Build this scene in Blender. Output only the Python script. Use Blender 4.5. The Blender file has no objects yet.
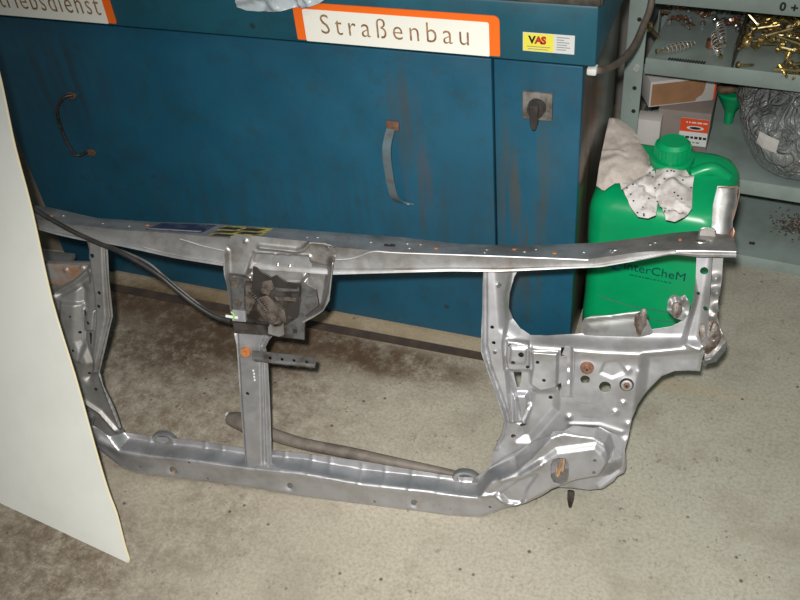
import bpy, bmesh, math, random
import numpy as np
from mathutils import Vector, Matrix
from mathutils.geometry import delaunay_2d_cdt
C = bpy.context.scene
COL = C.collection
random.seed(7)

# ---------------------------------------------------------------- camera
cam = bpy.data.objects.new('camera', bpy.data.cameras.new('camera'))
COL.objects.link(cam)
CM = [[0.935443, -0.165619, 0.312275], [0.342908, 0.639604, -0.687984], [-0.085789, 0.750651, 0.655105]]
cam.matrix_world = Matrix.Translation((0, 0, 1.35)) @ Matrix(CM).to_4x4()
cam.data.sensor_width = 36; cam.data.lens = 41.2358
cam.data.clip_start = 0.02
C.camera = cam
# ---------------------------------------------------------------- world, lamps, exposure
w = bpy.data.worlds.new('workshop_air'); C.world = w; w.use_nodes = True
w.node_tree.nodes['Background'].inputs[0].default_value = (0.75, 0.80, 0.78, 1)
w.node_tree.nodes['Background'].inputs[1].default_value = 0.15
def lamp(name, kind, loc, power, size, col=(1, 1, 1), look=None):
    l = bpy.data.lights.new(name, kind); l.energy = power; l.color = col
    if kind == 'AREA': l.shape = 'RECTANGLE'; l.size, l.size_y = size
    else: l.shadow_soft_size = size
    o = bpy.data.objects.new(name, l); COL.objects.link(o); o.location = loc
    if look: o.rotation_euler = (Vector(look) - Vector(loc)).to_track_quat('-Z', 'Y').to_euler()
    return o
fl = lamp('camera_flash', 'SPOT', (-0.02, -0.02, 1.43), 158, 0.018, (1.0, 0.975, 0.93), (-0.33, 0.92, 0.0))
fl.data.spot_size = math.radians(90); fl.data.spot_blend = 1.0
lamp('ceiling_fill', 'AREA', (0.9, 0.3, 2.7), 9, (1.4, 0.3), (0.96, 1.0, 0.9), (0.2, 1.3, 0))  # soft fill light added overhead to brighten the scene
C.view_settings.view_transform = 'Standard'; C.view_settings.look = 'None'
C.view_settings.gamma = 1; C.view_settings.use_curve_mapping = False
C.view_settings.exposure = 0.0

# ---------------------------------------------------------------- materials
def mat(name, col, rough=.5, metal=0.0, spec=.5):
    m = bpy.data.materials.new(name); m.use_nodes = True
    b = m.node_tree.nodes['Principled BSDF']
    b.inputs['Base Color'].default_value = (*col, 1)
    b.inputs['Roughness'].default_value = rough; b.inputs['Metallic'].default_value = metal
    b.inputs['Specular IOR Level'].default_value = spec
    return m
class NT:
    def __init__(s, m): s.m = m; s.t = m.node_tree; s.b = s.t.nodes['Principled BSDF']
    def n(s, k, **kw):
        x = s.t.nodes.new(k)
        for a, b in kw.items():
            if a.startswith('i_'):
                x.inputs[a[2:].replace('_', ' ')].default_value = b
            else: setattr(x, a, b)
        return x
    def l(s, a, b): s.t.links.new(a, b)
    def coord(s, world=False):
        if world: return s.n('ShaderNodeNewGeometry').outputs['Position']
        return s.n('ShaderNodeTexCoord').outputs['Object']
    def noise(s, co, scale, detail=4, rough=.6, stretch=None, out='Fac'):
        if stretch:
            mp = s.n('ShaderNodeMapping'); mp.inputs['Scale'].default_value = stretch; s.l(co, mp.inputs[0]); co = mp.outputs[0]
        x = s.n('ShaderNodeTexNoise'); x.inputs['Scale'].default_value = scale; x.inputs['Detail'].default_value = detail; x.inputs['Roughness'].default_value = rough
        s.l(co, x.inputs['Vector']); return x.outputs[out]
    def ramp(s, f, stops):
        x = s.n('ShaderNodeValToRGB'); e = x.color_ramp.elements
        while len(e) < len(stops): e.new(.5)
        for i, (p, c) in enumerate(stops):
            e[i].position = p; e[i].color = (*c, 1) if isinstance(c, tuple) else (c, c, c, 1)
        s.l(f, x.inputs[0]); return x.outputs[0]
    def mix(s, f, a, b):
        x = s.n('ShaderNodeMix', data_type='RGBA')
        for v_, i in ((f, 0), (a, 6), (b, 7)):
            if isinstance(v_, (int, float)): x.inputs[i].default_value = v_
            elif isinstance(v_, tuple): x.inputs[i].default_value = (*v_, 1)
            else: s.l(v_, x.inputs[i])
        return x.outputs[2]
    def math(s, op, a, b=0.0, clamp=False):
        x = s.n('ShaderNodeMath', operation=op, use_clamp=clamp)
        for i, v_ in enumerate((a, b)):
            if isinstance(v_, (int, float)): x.inputs[i].default_value = v_
            else: s.l(v_, x.inputs[i])
        return x.outputs[0]
    def col(s, o): s.l(o, s.b.inputs['Base Color'])
    def rough(s, o): s.l(o, s.b.inputs['Roughness'])
    def bump(s, h, st=.3, d=.002):
        x = s.n('ShaderNodeBump'); x.inputs['Strength'].default_value = st; x.inputs['Distance'].default_value = d
        s.l(h, x.inputs['Height']); s.l(x.outputs[0], s.b.inputs['Normal'])
    def spot(s, co, c, r, soft=.5):   # 1 inside an ellipse of centre c, radii r
        mp = s.n('ShaderNodeMapping'); mp.vector_type = 'POINT'
        mp.inputs['Location'].default_value = tuple(-a / b for a, b in zip(c, r)); mp.inputs['Scale'].default_value = tuple(1 / b for b in r)
        s.l(co, mp.inputs[0])
        ln = s.n('ShaderNodeVectorMath', operation='LENGTH'); s.l(mp.outputs[0], ln.inputs[0])
        mr = s.n('ShaderNodeMapRange'); mr.interpolation_type = 'SMOOTHSTEP'
        mr.inputs[1].default_value = 1 - soft; mr.inputs[2].default_value = 1 + soft; mr.inputs[3].default_value = 1; mr.inputs[4].default_value = 0
        s.l(ln.outputs['Value'], mr.inputs[0]); return mr.outputs[0]

def grimy(name, col, dark, rough=.5, metal=0., scale=18, lo=.45, hi=.75, bump=0., spec=.5, stretch=None):
    m = mat(name, col, rough, metal, spec); t = NT(m); co = t.coord()
    f = t.noise(co, scale, 6, .65, stretch)
    t.col(t.mix(t.ramp(f, [(lo, 0.0), (hi, 1.0)]), col, dark))
    if bump: t.bump(t.noise(co, scale * 6, 4), bump, .001)
    return m

M = {}
# concrete
m = mat('concrete', (.45, .41, .35), .85, 0, .25); t = NT(m); co = t.coord(True)
c1 = t.ramp(t.noise(co, 3.2, 8, .62), [(.30, (.25, .225, .18)), (.46, (.39, .35, .28)), (.72, (.465, .425, .345))])
greenish = t.spot(co, (.35, 1.2, 0), (.6, .9, 1), .6)
c1 = t.mix(t.math('MULTIPLY', greenish, .55), c1, (.31, .315, .265))
spk = t.ramp(t.noise(co, 55, 3, .7), [(.60, 0.0), (.70, 1.0)])
sm_ = t.ramp(t.noise(co, 5.5, 9, .75), [(.50, 0.0), (.68, 1.0)])
c1 = t.mix(t.math('MULTIPLY', sm_, .60), c1, (.22, .185, .14))
gr_ = t.noise(co, 160, 4, .7)
c1 = t.mix(t.math('MULTIPLY', t.ramp(gr_, [(.42, 0.0), (.66, 1.0)]), .45), c1, (.17, .15, .12))
patch = t.ramp(t.noise(co, 7, 3, .6), [(.47, 0.0), (.6, 1.0)])
c1 = t.mix(t.math('MULTIPLY', t.math('MULTIPLY', spk, patch), .85), c1, (.13, .11, .09))
# mottled dirt under and left of the support
mott = t.ramp(t.noise(co, 26, 9, .82), [(.40, 0.0), (.60, 1.0)])
left = t.spot(co, (-1.0, 1.08, 0), (.38, .26, 1), .5)
low = t.spot(co, (-1.08, .58, 0), (.30, .16, 1), .6)
mid = t.spot(co, (-.78, .75, 0), (.12, .12, 1), .6)
c1 = t.mix(t.math('MULTIPLY', mott, t.math('MAXIMUM', t.math('MULTIPLY', left, .85), t.math('MULTIPLY', t.math('MAXIMUM', low, t.math('MULTIPLY', mid, .6)), .9))), c1, (.14, .105, .075))
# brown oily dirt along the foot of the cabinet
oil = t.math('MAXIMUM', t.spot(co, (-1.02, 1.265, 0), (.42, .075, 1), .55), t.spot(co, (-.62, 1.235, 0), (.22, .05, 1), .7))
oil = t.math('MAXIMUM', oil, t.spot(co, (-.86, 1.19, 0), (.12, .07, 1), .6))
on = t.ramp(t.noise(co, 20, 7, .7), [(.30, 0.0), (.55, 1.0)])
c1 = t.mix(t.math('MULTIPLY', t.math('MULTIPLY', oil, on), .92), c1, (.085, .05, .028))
c1 = t.mix(t.math('MULTIPLY', t.spot(co, (-.7, 1.315, 0), (.75, .035, 1), .3), .4), c1, (.36, .26, .14))
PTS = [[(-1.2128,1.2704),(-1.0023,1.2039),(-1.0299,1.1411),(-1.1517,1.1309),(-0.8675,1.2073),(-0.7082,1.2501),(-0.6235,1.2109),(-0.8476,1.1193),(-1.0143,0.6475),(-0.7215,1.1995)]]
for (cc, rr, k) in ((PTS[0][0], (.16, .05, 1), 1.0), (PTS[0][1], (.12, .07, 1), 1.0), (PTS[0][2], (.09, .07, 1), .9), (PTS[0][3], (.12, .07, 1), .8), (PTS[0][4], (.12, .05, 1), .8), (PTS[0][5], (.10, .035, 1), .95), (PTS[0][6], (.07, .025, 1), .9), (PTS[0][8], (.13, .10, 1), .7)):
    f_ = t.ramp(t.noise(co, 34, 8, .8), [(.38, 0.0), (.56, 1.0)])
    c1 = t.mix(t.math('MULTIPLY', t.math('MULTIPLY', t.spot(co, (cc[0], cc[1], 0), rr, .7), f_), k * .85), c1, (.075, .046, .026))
# dark grains and chips
vo = t.n('ShaderNodeTexVoronoi'); vo.inputs['Scale'].default_value = 26; t.l(co, vo.inputs['Vector'])
rd = t.ramp(vo.outputs['Distance'], [(.05, 1.0), (.11, 0.0)])
gate = t.ramp(t.noise(co, 9, 2), [(.44, 0.0), (.52, 1.0)])
c1 = t.mix(t.math('MULTIPLY', t.math('MULTIPLY', rd, gate), .9), c1, (.07, .06, .05))
vo2 = t.n('ShaderNodeTexVoronoi'); vo2.inputs['Scale'].default_value = 70; t.l(co, vo2.inputs['Vector'])
rd2 = t.ramp(vo2.outputs['Distance'], [(.08, 1.0), (.16, 0.0)])
gate2 = t.ramp(t.noise(co, 6, 3), [(.52, 0.0), (.6, 1.0)])
c1 = t.mix(t.math('MULTIPLY', t.math('MULTIPLY', rd2, gate2), .8), c1, (.08, .07, .055))
t.col(c1); t.bump(t.noise(co, 40, 6, .7), .35, .003)
M['concrete'] = m
# blue machine paint, with rust weeping on the right
def bluepaint(name, base, streaks=True):
    m = mat(name, base, .42, 0, .45); t = NT(m); co = t.coord(True)
    c = t.mix(t.ramp(t.noise(co, 4, 6, .6), [(.35, 0.0), (.7, 1.0)]), base, tuple(a * .72 for a in base))
    c = t.mix(t.math('MULTIPLY', t.ramp(t.noise(co, 28, 6, .7), [(.52, 0.0), (.66, 1.0)]), .38), c, (.02, .05, .06))
    if streaks:
        st = t.ramp(t.noise(co, 30, 4, .6, (1.6, 1, .10)), [(.44, 0.0), (.60, 1.0)])
        for cc, rr, k, cl in (((-.335, 1.32, .36), (.055, .3, .22), .60, (.06, .065, .05)), ((-.36, 1.32, .30), (.02, .3, .16), .35, (.12, .065, .025)),
                              ((-.56, 1.32, .52), (.03, .3, .10), .6, (.05, .05, .04)), ((-.53, 1.32, .38), (.03, .3, .08), .45, (.09, .055, .035)),
                              ((-1.3, 1.32, .52), (.10, .3, .10), .5, (.03, .03, .03)), ((-.7, 1.32, .25), (.5, .3, .14), .28, (.03, .04, .04))):
            c = t.mix(t.math('MULTIPLY', t.math('MULTIPLY', t.spot(co, cc, rr, .6), st), k), c, cl)
    vo = t.n('ShaderNodeTexVoronoi'); vo.inputs['Scale'].default_value = 9; t.l(co, vo.inputs['Vector'])
    c = t.mix(t.math('MULTIPLY', t.ramp(vo.outputs['Distance'], [(.03, 1.0), (.07, 0.0)]), .7), c, (.02, .02, .02))
    t.col(c); t.rough(t.ramp(t.noise(co, 12, 4), [(.3, .36), (.7, .55)])); t.bump(t.noise(co, 6, 2), .12, .004)
    return m
M['blue'] = bluepaint('blue_paint', (.011, .098, .168))
M['blue_lid'] = bluepaint('blue_lid_paint', (.014, .105, .155), False)
M['grime'] = grimy('grimy_rim', (.09, .075, .055), (.03, .025, .02), .7, 0, 20, .4, .6)
M['side'] = grimy('brown_grey_side', (.13, .105, .085), (.06, .045, .03), .28, .35, 5, .35, .65, stretch=(1, 6, .6))
# silver body paint
def silver(name, base, rough, metal, dirt, amt, sc=14):
    m = mat(name, base, rough, metal); t = NT(m); co = t.coord()
    f = t.ramp(t.noise(co, sc, 7, .68), [(.46, 0.0), (.66, 1.0)])
    c = t.mix(t.math('MULTIPLY', f, amt), base, dirt)
    t.col(c); t.rough(t.ramp(t.noise(co, 22, 5), [(.3, rough - .06), (.7, rough + .14)]))
    t.bump(t.noise(co, 9, 3), .05, .004)
    return m
M['silver'] = silver('silver_primer', (.52, .52, .54), .44, .86, (.30, .285, .27), .5)
M['silver_dirty'] = silver('dusty_silver', (.34, .335, .33), .46, .7, (.17, .15, .12), .6)
M['silver_bar'] = silver('dusty_bar_silver', (.46, .46, .465), .44, .82, (.22, .19, .16), .8, 9)
M['brace'] = silver('greasy_silver', (.45, .44, .43), .40, .85, (.18, .15, .125), .85, 12)
M['flange'] = silver('dull_zinc_flange', (.26, .265, .265), .45, .6, (.15, .14, .12), .7, 30)
M['silver_rust'] = silver('rust_spotted_zinc', (.36, .36, .36), .42, .55, (.40, .17, .05), .9, 20)
M['torn'] = grimy('torn_seam_sealer', (.20, .18, .165), (.085, .055, .04), .45, .4, 60, .42, .6, 1.0)
M['steel_dark'] = grimy('oily_latch_steel', (.085, .075, .068), (.03, .022, .018), .40, .5, 40, .4, .6, .4)
M['steel_mid'] = grimy('zinc_latch_plate', (.17, .17, .17), (.08, .065, .055), .40, .6, 30, .45, .65, .2)
M['hookdark'] = grimy('black_oily_hook', (.04, .035, .032), (.02, .016, .014), .4, .3, 40)
M['galv'] = grimy('dull_galvanised', (.50, .50, .48), (.35, .34, .32), .4, .3, 60)
M['steel_worn'] = grimy('worn_latch_cam', (.18, .15, .125), (.055, .042, .035), .42, .5, 60, .4, .65, .4)
M['rust'] = grimy('orange_rust', (.42, .16, .05), (.25, .08, .03), .7, .1, 80)
M['rustscale'] = grimy('pale_rust_scale', (.40, .24, .12), (.22, .20, .18), .6, .2, 60)
M['rustbrown'] = grimy('brown_bolt', (.28, .15, .10), (.12, .07, .05), .45, .5, 90)
M['hole'] = mat('dark_hole', (.012, .012, .012), .8)
M['blackrub'] = grimy('black_cable', (.022, .021, .02), (.05, .045, .04), .4, 0, 30)
M['hose'] = grimy('dusty_hose', (.20, .17, .145), (.12, .10, .085), .55, 0, 30, .4, .65)
M['brownhose'] = grimy('brown_grey_flex', (.15, .12, .095), (.08, .06, .05), .5, 0, 30)
M['white'] = grimy('white_panel_paint', (.84, .85, .80), (.70, .71, .67), .30, 0, 3, .4, .75)
t = NT(M['white']); co = t.coord(True)
M['cream'] = mat('cream_edge', (.72, .64, .42), .6)
M['edge_shade'] = mat('blue_grey_shade', (.10, .12, .22), .6)  # shadow colour for the line under the white sheet
M['signwhite'] = mat('reflective_white', (.95, .94, .86), .35, 0, .6)
M['signorange'] = mat('fluorescent_orange', (1.0, .17, .015), .35, 0, .6)
# the sign's face is retro-reflective sheeting: it sends the flash straight back to the lens
M['letters'] = grimy('brown_letter_film', (.24, .12, .05), (.42, .27, .15), .6, 0, 60, .45, .6)
M['yellow'] = mat('yellow_sticker', (.80, .72, .08), .4)
M['paper'] = mat('paper_white', (.62, .64, .62), .6)
M['ink'] = mat('black_ink', (.012, .012, .014), .6)
M['red'] = mat('red_ink', (.45, .03, .02), .5)
M['inkgrey'] = mat('grey_ink', (.22, .22, .24), .6)
M['navy'] = grimy('dark_blue_label', (.02, .025, .06), (.10, .10, .13), .35, 0, 60)
M['bracket'] = grimy('dirty_yellow_label', (.50, .44, .08), (.14, .12, .07), .5, 0, 70, .4, .6)
M['knob'] = grimy('black_knob', (.035, .03, .028), (.07, .06, .05), .35, 0, 40)
M['switchplate'] = grimy('grimy_grey_plate', (.20, .19, .17), (.06, .045, .035), .5, 0, 30, .42, .62)
M['shelf'] = grimy('grey_green_enamel', (.29, .355, .335), (.23, .27, .25), .42, .1, 9, .45, .7)
M['shelfin'] = grimy('shelf_interior', (.20, .235, .225), (.10, .10, .09), .5, .1, 9, .5, .75)
M['brass'] = grimy('yellow_passivated', (.64, .52, .27), (.24, .17, .07), .30, .9, 60, .5, .75)
M['zinc'] = grimy('bright_zinc', (.60, .60, .58), (.25, .24, .22), .22, .95, 40)
M['springz'] = grimy('grey_spring_wire', (.62, .62, .60), (.40, .39, .36), .32, .6, 40)
M['copper'] = grimy('copper_brown', (.36, .16, .08), (.15, .08, .05), .35, .7, 40)
M['rustsmall'] = grimy('dark_small_hardware', (.16, .13, .10), (.08, .06, .05), .4, .7, 30)
M['green'] = grimy('green_polyethylene', (.0, .33, .115), (.0, .24, .09), .32, 0, 6, .4, .75)
M['greentext'] = mat('dark_green_print', (.0, .045, .06), .5)
M['cyan'] = mat('teal_print', (.0, .13, .22), .5)
M['rag'] = grimy('grey_beige_leather', (.50, .44, .40), (.36, .31, .275), .85, 0, 40, .4, .65, .5)
M['tissue'] = mat('kitchen_paper', (.62, .58, .56), .85); t = NT(M['tissue']); co = t.coord(True)
t.col(t.mix(t.ramp(t.noise(co, 30, 5), [(.42, 0.0), (.62, 1.0)]), (.66, .63, .61), (.42, .38, .36)))
t.bump(t.noise(co, 60, 4), .5, .003)
M['blue_dot'] = mat('dark_blue_print_dot', (.02, .03, .07), .6)
M['plasticbag'] = mat('white_plastic_film', (.50, .56, .60), .25); t = NT(M['plasticbag']); t.bump(t.noise(t.coord(True), 35, 5), .6, .006)
M['card'] = grimy('brown_cardboard', (.30, .155, .075), (.22, .11, .055), .75, 0, 20)
M['cardwhite'] = grimy('white_cardboard', (.52, .50, .48), (.42, .40, .38), .6, 0, 12)
M['cardgrey'] = grimy('grey_cardboard', (.24, .20, .18), (.15, .12, .11), .6, 0, 12)
M['boxred'] = mat('orange_red_print', (.70, .075, .02), .45)
M['darkbrown'] = grimy('brown_leather_scrap', (.15, .085, .045), (.05, .03, .02), .6, 0, 40, .4, .6, .6)
M['wallm'] = grimy('workshop_wall', (.22, .21, .19), (.15, .14, .12), .8, 0, 4)
M['strip'] = grimy('dark_floor_strip', (.050, .036, .030), (.10, .07, .045), .7, .1, 25, .45, .8)
M['grit'] = grimy('metal_swarf', (.14, .12, .10), (.05, .045, .04), .5, .4, 60)
M['beige'] = grimy('grey_beige_board', (.22, .19, .15), (.13, .11, .085), .6, 0, 10)
# clear plastic bag: cloudy film
m = mat('cloudy_clear_bag', (.30, .33, .34), .12, 0, 1.0); t = NT(m); co = t.coord(True)
f = t.noise(co, 14, 6, .7)
t.col(t.ramp(f, [(.34, (.14, .15, .15)), (.52, (.27, .285, .285)), (.70, (.48, .50, .505))]))
mg = t.n('ShaderNodeTexNoise'); mg.inputs['Scale'].default_value = 24; mg.inputs['Detail'].default_value = 4; mg.inputs['Distortion'].default_value = 1.6; t.l(co, mg.inputs['Vector'])
rdg = t.math('ABSOLUTE', t.math('SUBTRACT', mg.outputs['Fac'], .5))
t.bump(t.math('POWER', rdg, .6), 1.0, .022)
t.b.inputs['Coat Weight'].default_value = 1.0; t.b.inputs['Coat Roughness'].default_value = .06
t.b.inputs['Alpha'].default_value = .90
M['bag'] = m

# ---------------------------------------------------------------- helpers
def link(name, me, mt, parent=None):
    o = bpy.data.objects.new(name, me); COL.objects.link(o)
    mts = mt if isinstance(mt, (list, tuple)) else [mt]
    for k in mts: me.materials.append(M[k] if isinstance(k, str) else k)
    if parent: o.parent = parent
    return o
def mesh(name, vs, fs, mt, parent=None, smooth=True, sharp=38):
    me = bpy.data.meshes.new(name); me.from_pydata([tuple(map(float, p)) for p in vs], [], [tuple(map(int, f)) for f in fs])
    bm = bmesh.new(); bm.from_mesh(me); bmesh.ops.recalc_face_normals(bm, faces=bm.faces); bm.to_mesh(me); bm.free()
    if smooth:
        me.polygons.foreach_set('use_smooth', [True] * len(me.polygons)); me.set_sharp_from_angle(angle=math.radians(sharp))
    return link(name, me, mt, parent)
def from_bm(name, bm, mt, parent=None, smooth=True, sharp=38):
    me = bpy.data.meshes.new(name); bmesh.ops.recalc_face_normals(bm, faces=bm.faces); bm.to_mesh(me); bm.free()
    if smooth:
        me.polygons.foreach_set('use_smooth', [True] * len(me.polygons)); me.set_sharp_from_angle(angle=math.radians(sharp))
    return link(name, me, mt, parent)
def add_box(bm, c, s, rot=None, bev=0.0):
    mt = Matrix.Translation(c)
    if rot is not None: mt = mt @ rot.to_4x4()
    r = bmesh.ops.create_cube(bm, size=1, matrix=mt @ Matrix.Diagonal((*s, 1)))
    if bev:
        es = list({e for v_ in r['verts'] for e in v_.link_edges})
        bmesh.ops.bevel(bm, geom=es, offset=bev, segments=2, profile=.5, affect='EDGES')
def box(name, c, s, mt, parent=None, rot=None, bev=.002):
    bm = bmesh.new(); add_box(bm, c, s, rot, bev); return from_bm(name, bm, mt, parent)
def add_cyl(bm, p0, p1, r0, r1=None, seg=16, cap=True):
    p0, p1 = Vector(p0), Vector(p1); r1 = r0 if r1 is None else r1
    q = (p1 - p0).to_track_quat('Z', 'Y').to_matrix()
    a = [bm.verts.new(p0 + q @ Vector((r0 * math.cos(i * 2 * math.pi / seg), r0 * math.sin(i * 2 * math.pi / seg), 0))) for i in range(seg)]
    b = [bm.verts.new(p1 + q @ Vector((r1 * math.cos(i * 2 * math.pi / seg), r1 * math.sin(i * 2 * math.pi / seg), 0))) for i in range(seg)]
    for i in range(seg): bm.faces.new((a[i], a[(i + 1) % seg], b[(i + 1) % seg], b[i]))
    if cap: bm.faces.new(a[::-1]); bm.faces.new(b)
def cyl(name, p0, p1, r, mt, parent=None, r1=None, seg=20):
    bm = bmesh.new(); add_cyl(bm, p0, p1, r, r1, seg); return from_bm(name, bm, mt, parent)
def smooth_path(pts, n=8):
    P = [Vector(p) for p in pts]; out = []
    for i in range(len(P) - 1):
        p0 = P[max(i - 1, 0)]; p1 = P[i]; p2 = P[i + 1]; p3 = P[min(i + 2, len(P) - 1)]
        for k in range(n):
            t_ = k / n
            out.append(.5 * ((2 * p1) + (-p0 + p2) * t_ + (2 * p0 - 5 * p1 + 4 * p2 - p3) * t_ ** 2 + (-p0 + 3 * p1 - 3 * p2 + p3) * t_ ** 3))
    out.append(P[-1]); return out
def add_tube(bm, path, rad, seg=10):
    n = len(path); rr = rad if isinstance(rad, (list, tuple)) else [rad] * n
    rings = []; up = Vector((0, 0, 1))
    for i, p in enumerate(path):
        d = (path[min(i + 1, n - 1)] - path[max(i - 1, 0)]).normalized()
        a = d.cross(up)
        if a.length < 1e-3: a = d.cross(Vector((0, 1, 0)))
        a.normalize(); b = d.cross(a); up = b * -1 if b.dot(up) < 0 else b
        a = d.cross(up).normalized(); b = up.normalized()
        rings.append([bm.verts.new(p + (a * math.cos(k * 2 * math.pi / seg) + b * math.sin(k * 2 * math.pi / seg)) * rr[i]) for k in range(seg)])
    for i in range(n - 1):
        for k in range(seg): bm.faces.new((rings[i][k], rings[i][(k + 1) % seg], rings[i + 1][(k + 1) % seg], rings[i + 1][k]))
    bm.faces.new(rings[0][::-1]); bm.faces.new(rings[-1])
def tube(name, pts, r, mt, parent=None, n=8, seg=10):
    bm = bmesh.new(); pa = smooth_path(pts, n)
    if isinstance(r, (list, tuple)):
        r = list(np.interp(np.linspace(0, 1, len(pa)), np.linspace(0, 1, len(r)), r))
    add_tube(bm, pa, r, seg); return from_bm(name, bm, mt, parent)
def prism(name, poly, z0, z1, mt, parent=None, frame=None, bev=0.0):
    """polygon in local x,y, extruded in z; frame maps local to parent space"""
    bm = bmesh.new()
    a = [bm.verts.new((p[0], p[1], z0)) for p in poly]; b = [bm.verts.new((p[0], p[1], z1)) for p in poly]
    n = len(poly); bm.faces.new(a[::-1]); bm.faces.new(b)
    for i in range(n): bm.faces.new((a[i], a[(i + 1) % n], b[(i + 1) % n], b[i]))
    if bev: bmesh.ops.bevel(bm, geom=list(bm.edges), offset=bev, segments=1, affect='EDGES')
    bmesh.ops.triangulate(bm, faces=[f for f in bm.faces if len(f.verts) > 4])
    if frame: bmesh.ops.transform(bm, matrix=frame, verts=bm.verts)
    return from_bm(name, bm, mt, parent, smooth=False)
def tag(o, label, cat, group=None, kind=None):
    o['label'] = label
    if cat: o['category'] = cat
    if group: o['group'] = group
    if kind: o['kind'] = kind
    return o
def struct(o): o['kind'] = 'structure'; return o
def empty(name, loc, label, cat, group=None, rot=None):
    o = bpy.data.objects.new(name, None); COL.objects.link(o); o.location = loc
    o.empty_display_size = .05
    if rot is not None: o.rotation_euler = rot
    return tag(o, label, cat, group)

# ---- pressed sheet metal: outline + holes + relief, thickness behind
def inside(poly, pts):
    x, y = pts[:, 0], pts[:, 1]; r = np.zeros(len(pts), bool); n = len(poly)
    for i in range(n):
        x0, y0 = poly[i][:2]; x1, y1 = poly[(i + 1) % n][:2]
        if y0 == y1: continue
        c = ((y0 > y) != (y1 > y)) & (x < (x1 - x0) * (y - y0) / (y1 - y0) + x0); r ^= c
    return r
def dist(line, pts, closed=True):
    d = np.full(len(pts), 1e9); n = len(line)
    for i in range(n if closed else n - 1):
        a = np.array(line[i][:2]); b = np.array(line[(i + 1) % n][:2]); ab = b - a; L = ab @ ab + 1e-12
        t_ = np.clip(((pts - a) @ ab) / L, 0, 1); d = np.minimum(d, np.linalg.norm(pts - a - t_[:, None] * ab, axis=1))
    return d
def relief(pts, feats, base):
    w_ = np.full(len(pts), float(base))
    for f in feats:
        if f[0] == 'area':     # raise (or sink) a region by h with a ramp of width r
            _, poly, h, r = f; sd = dist(poly, pts); sd = np.where(inside(poly, pts), sd, -sd)
            s_ = np.clip(sd / r + .5, 0, 1); w_ += h * s_ * s_ * (3 - 2 * s_)
        elif f[0] == 'bead':   # rounded rib along a line
            _, ln, h, r = f; d = dist(ln, pts, False); w_ += h * np.exp(-(d / r) ** 2)
        elif f[0] == 'dot':
            _, c, h, r = f; d = np.linalg.norm(pts - np.array(c[:2]), axis=1); w_ += h * np.exp(-(d / r) ** 2)
        elif f[0] == 'grad':   # linear tilt
            _, a, b, h = f; a = np.array(a[:2]); b = np.array(b[:2]); ab = b - a; s_ = np.clip(((pts - a) @ ab) / (ab @ ab), 0, 1); w_ += h * s_ * s_ * (3 - 2 * s_)
    return w_
def circ(c, r, n=12, ry=None, a0=0):
    ry = ry or r
    return [(c[0] + r * math.cos(a0 + i * 2 * math.pi / n), c[1] + ry * math.sin(a0 + i * 2 * math.pi / n)) for i in range(n)]
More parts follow.
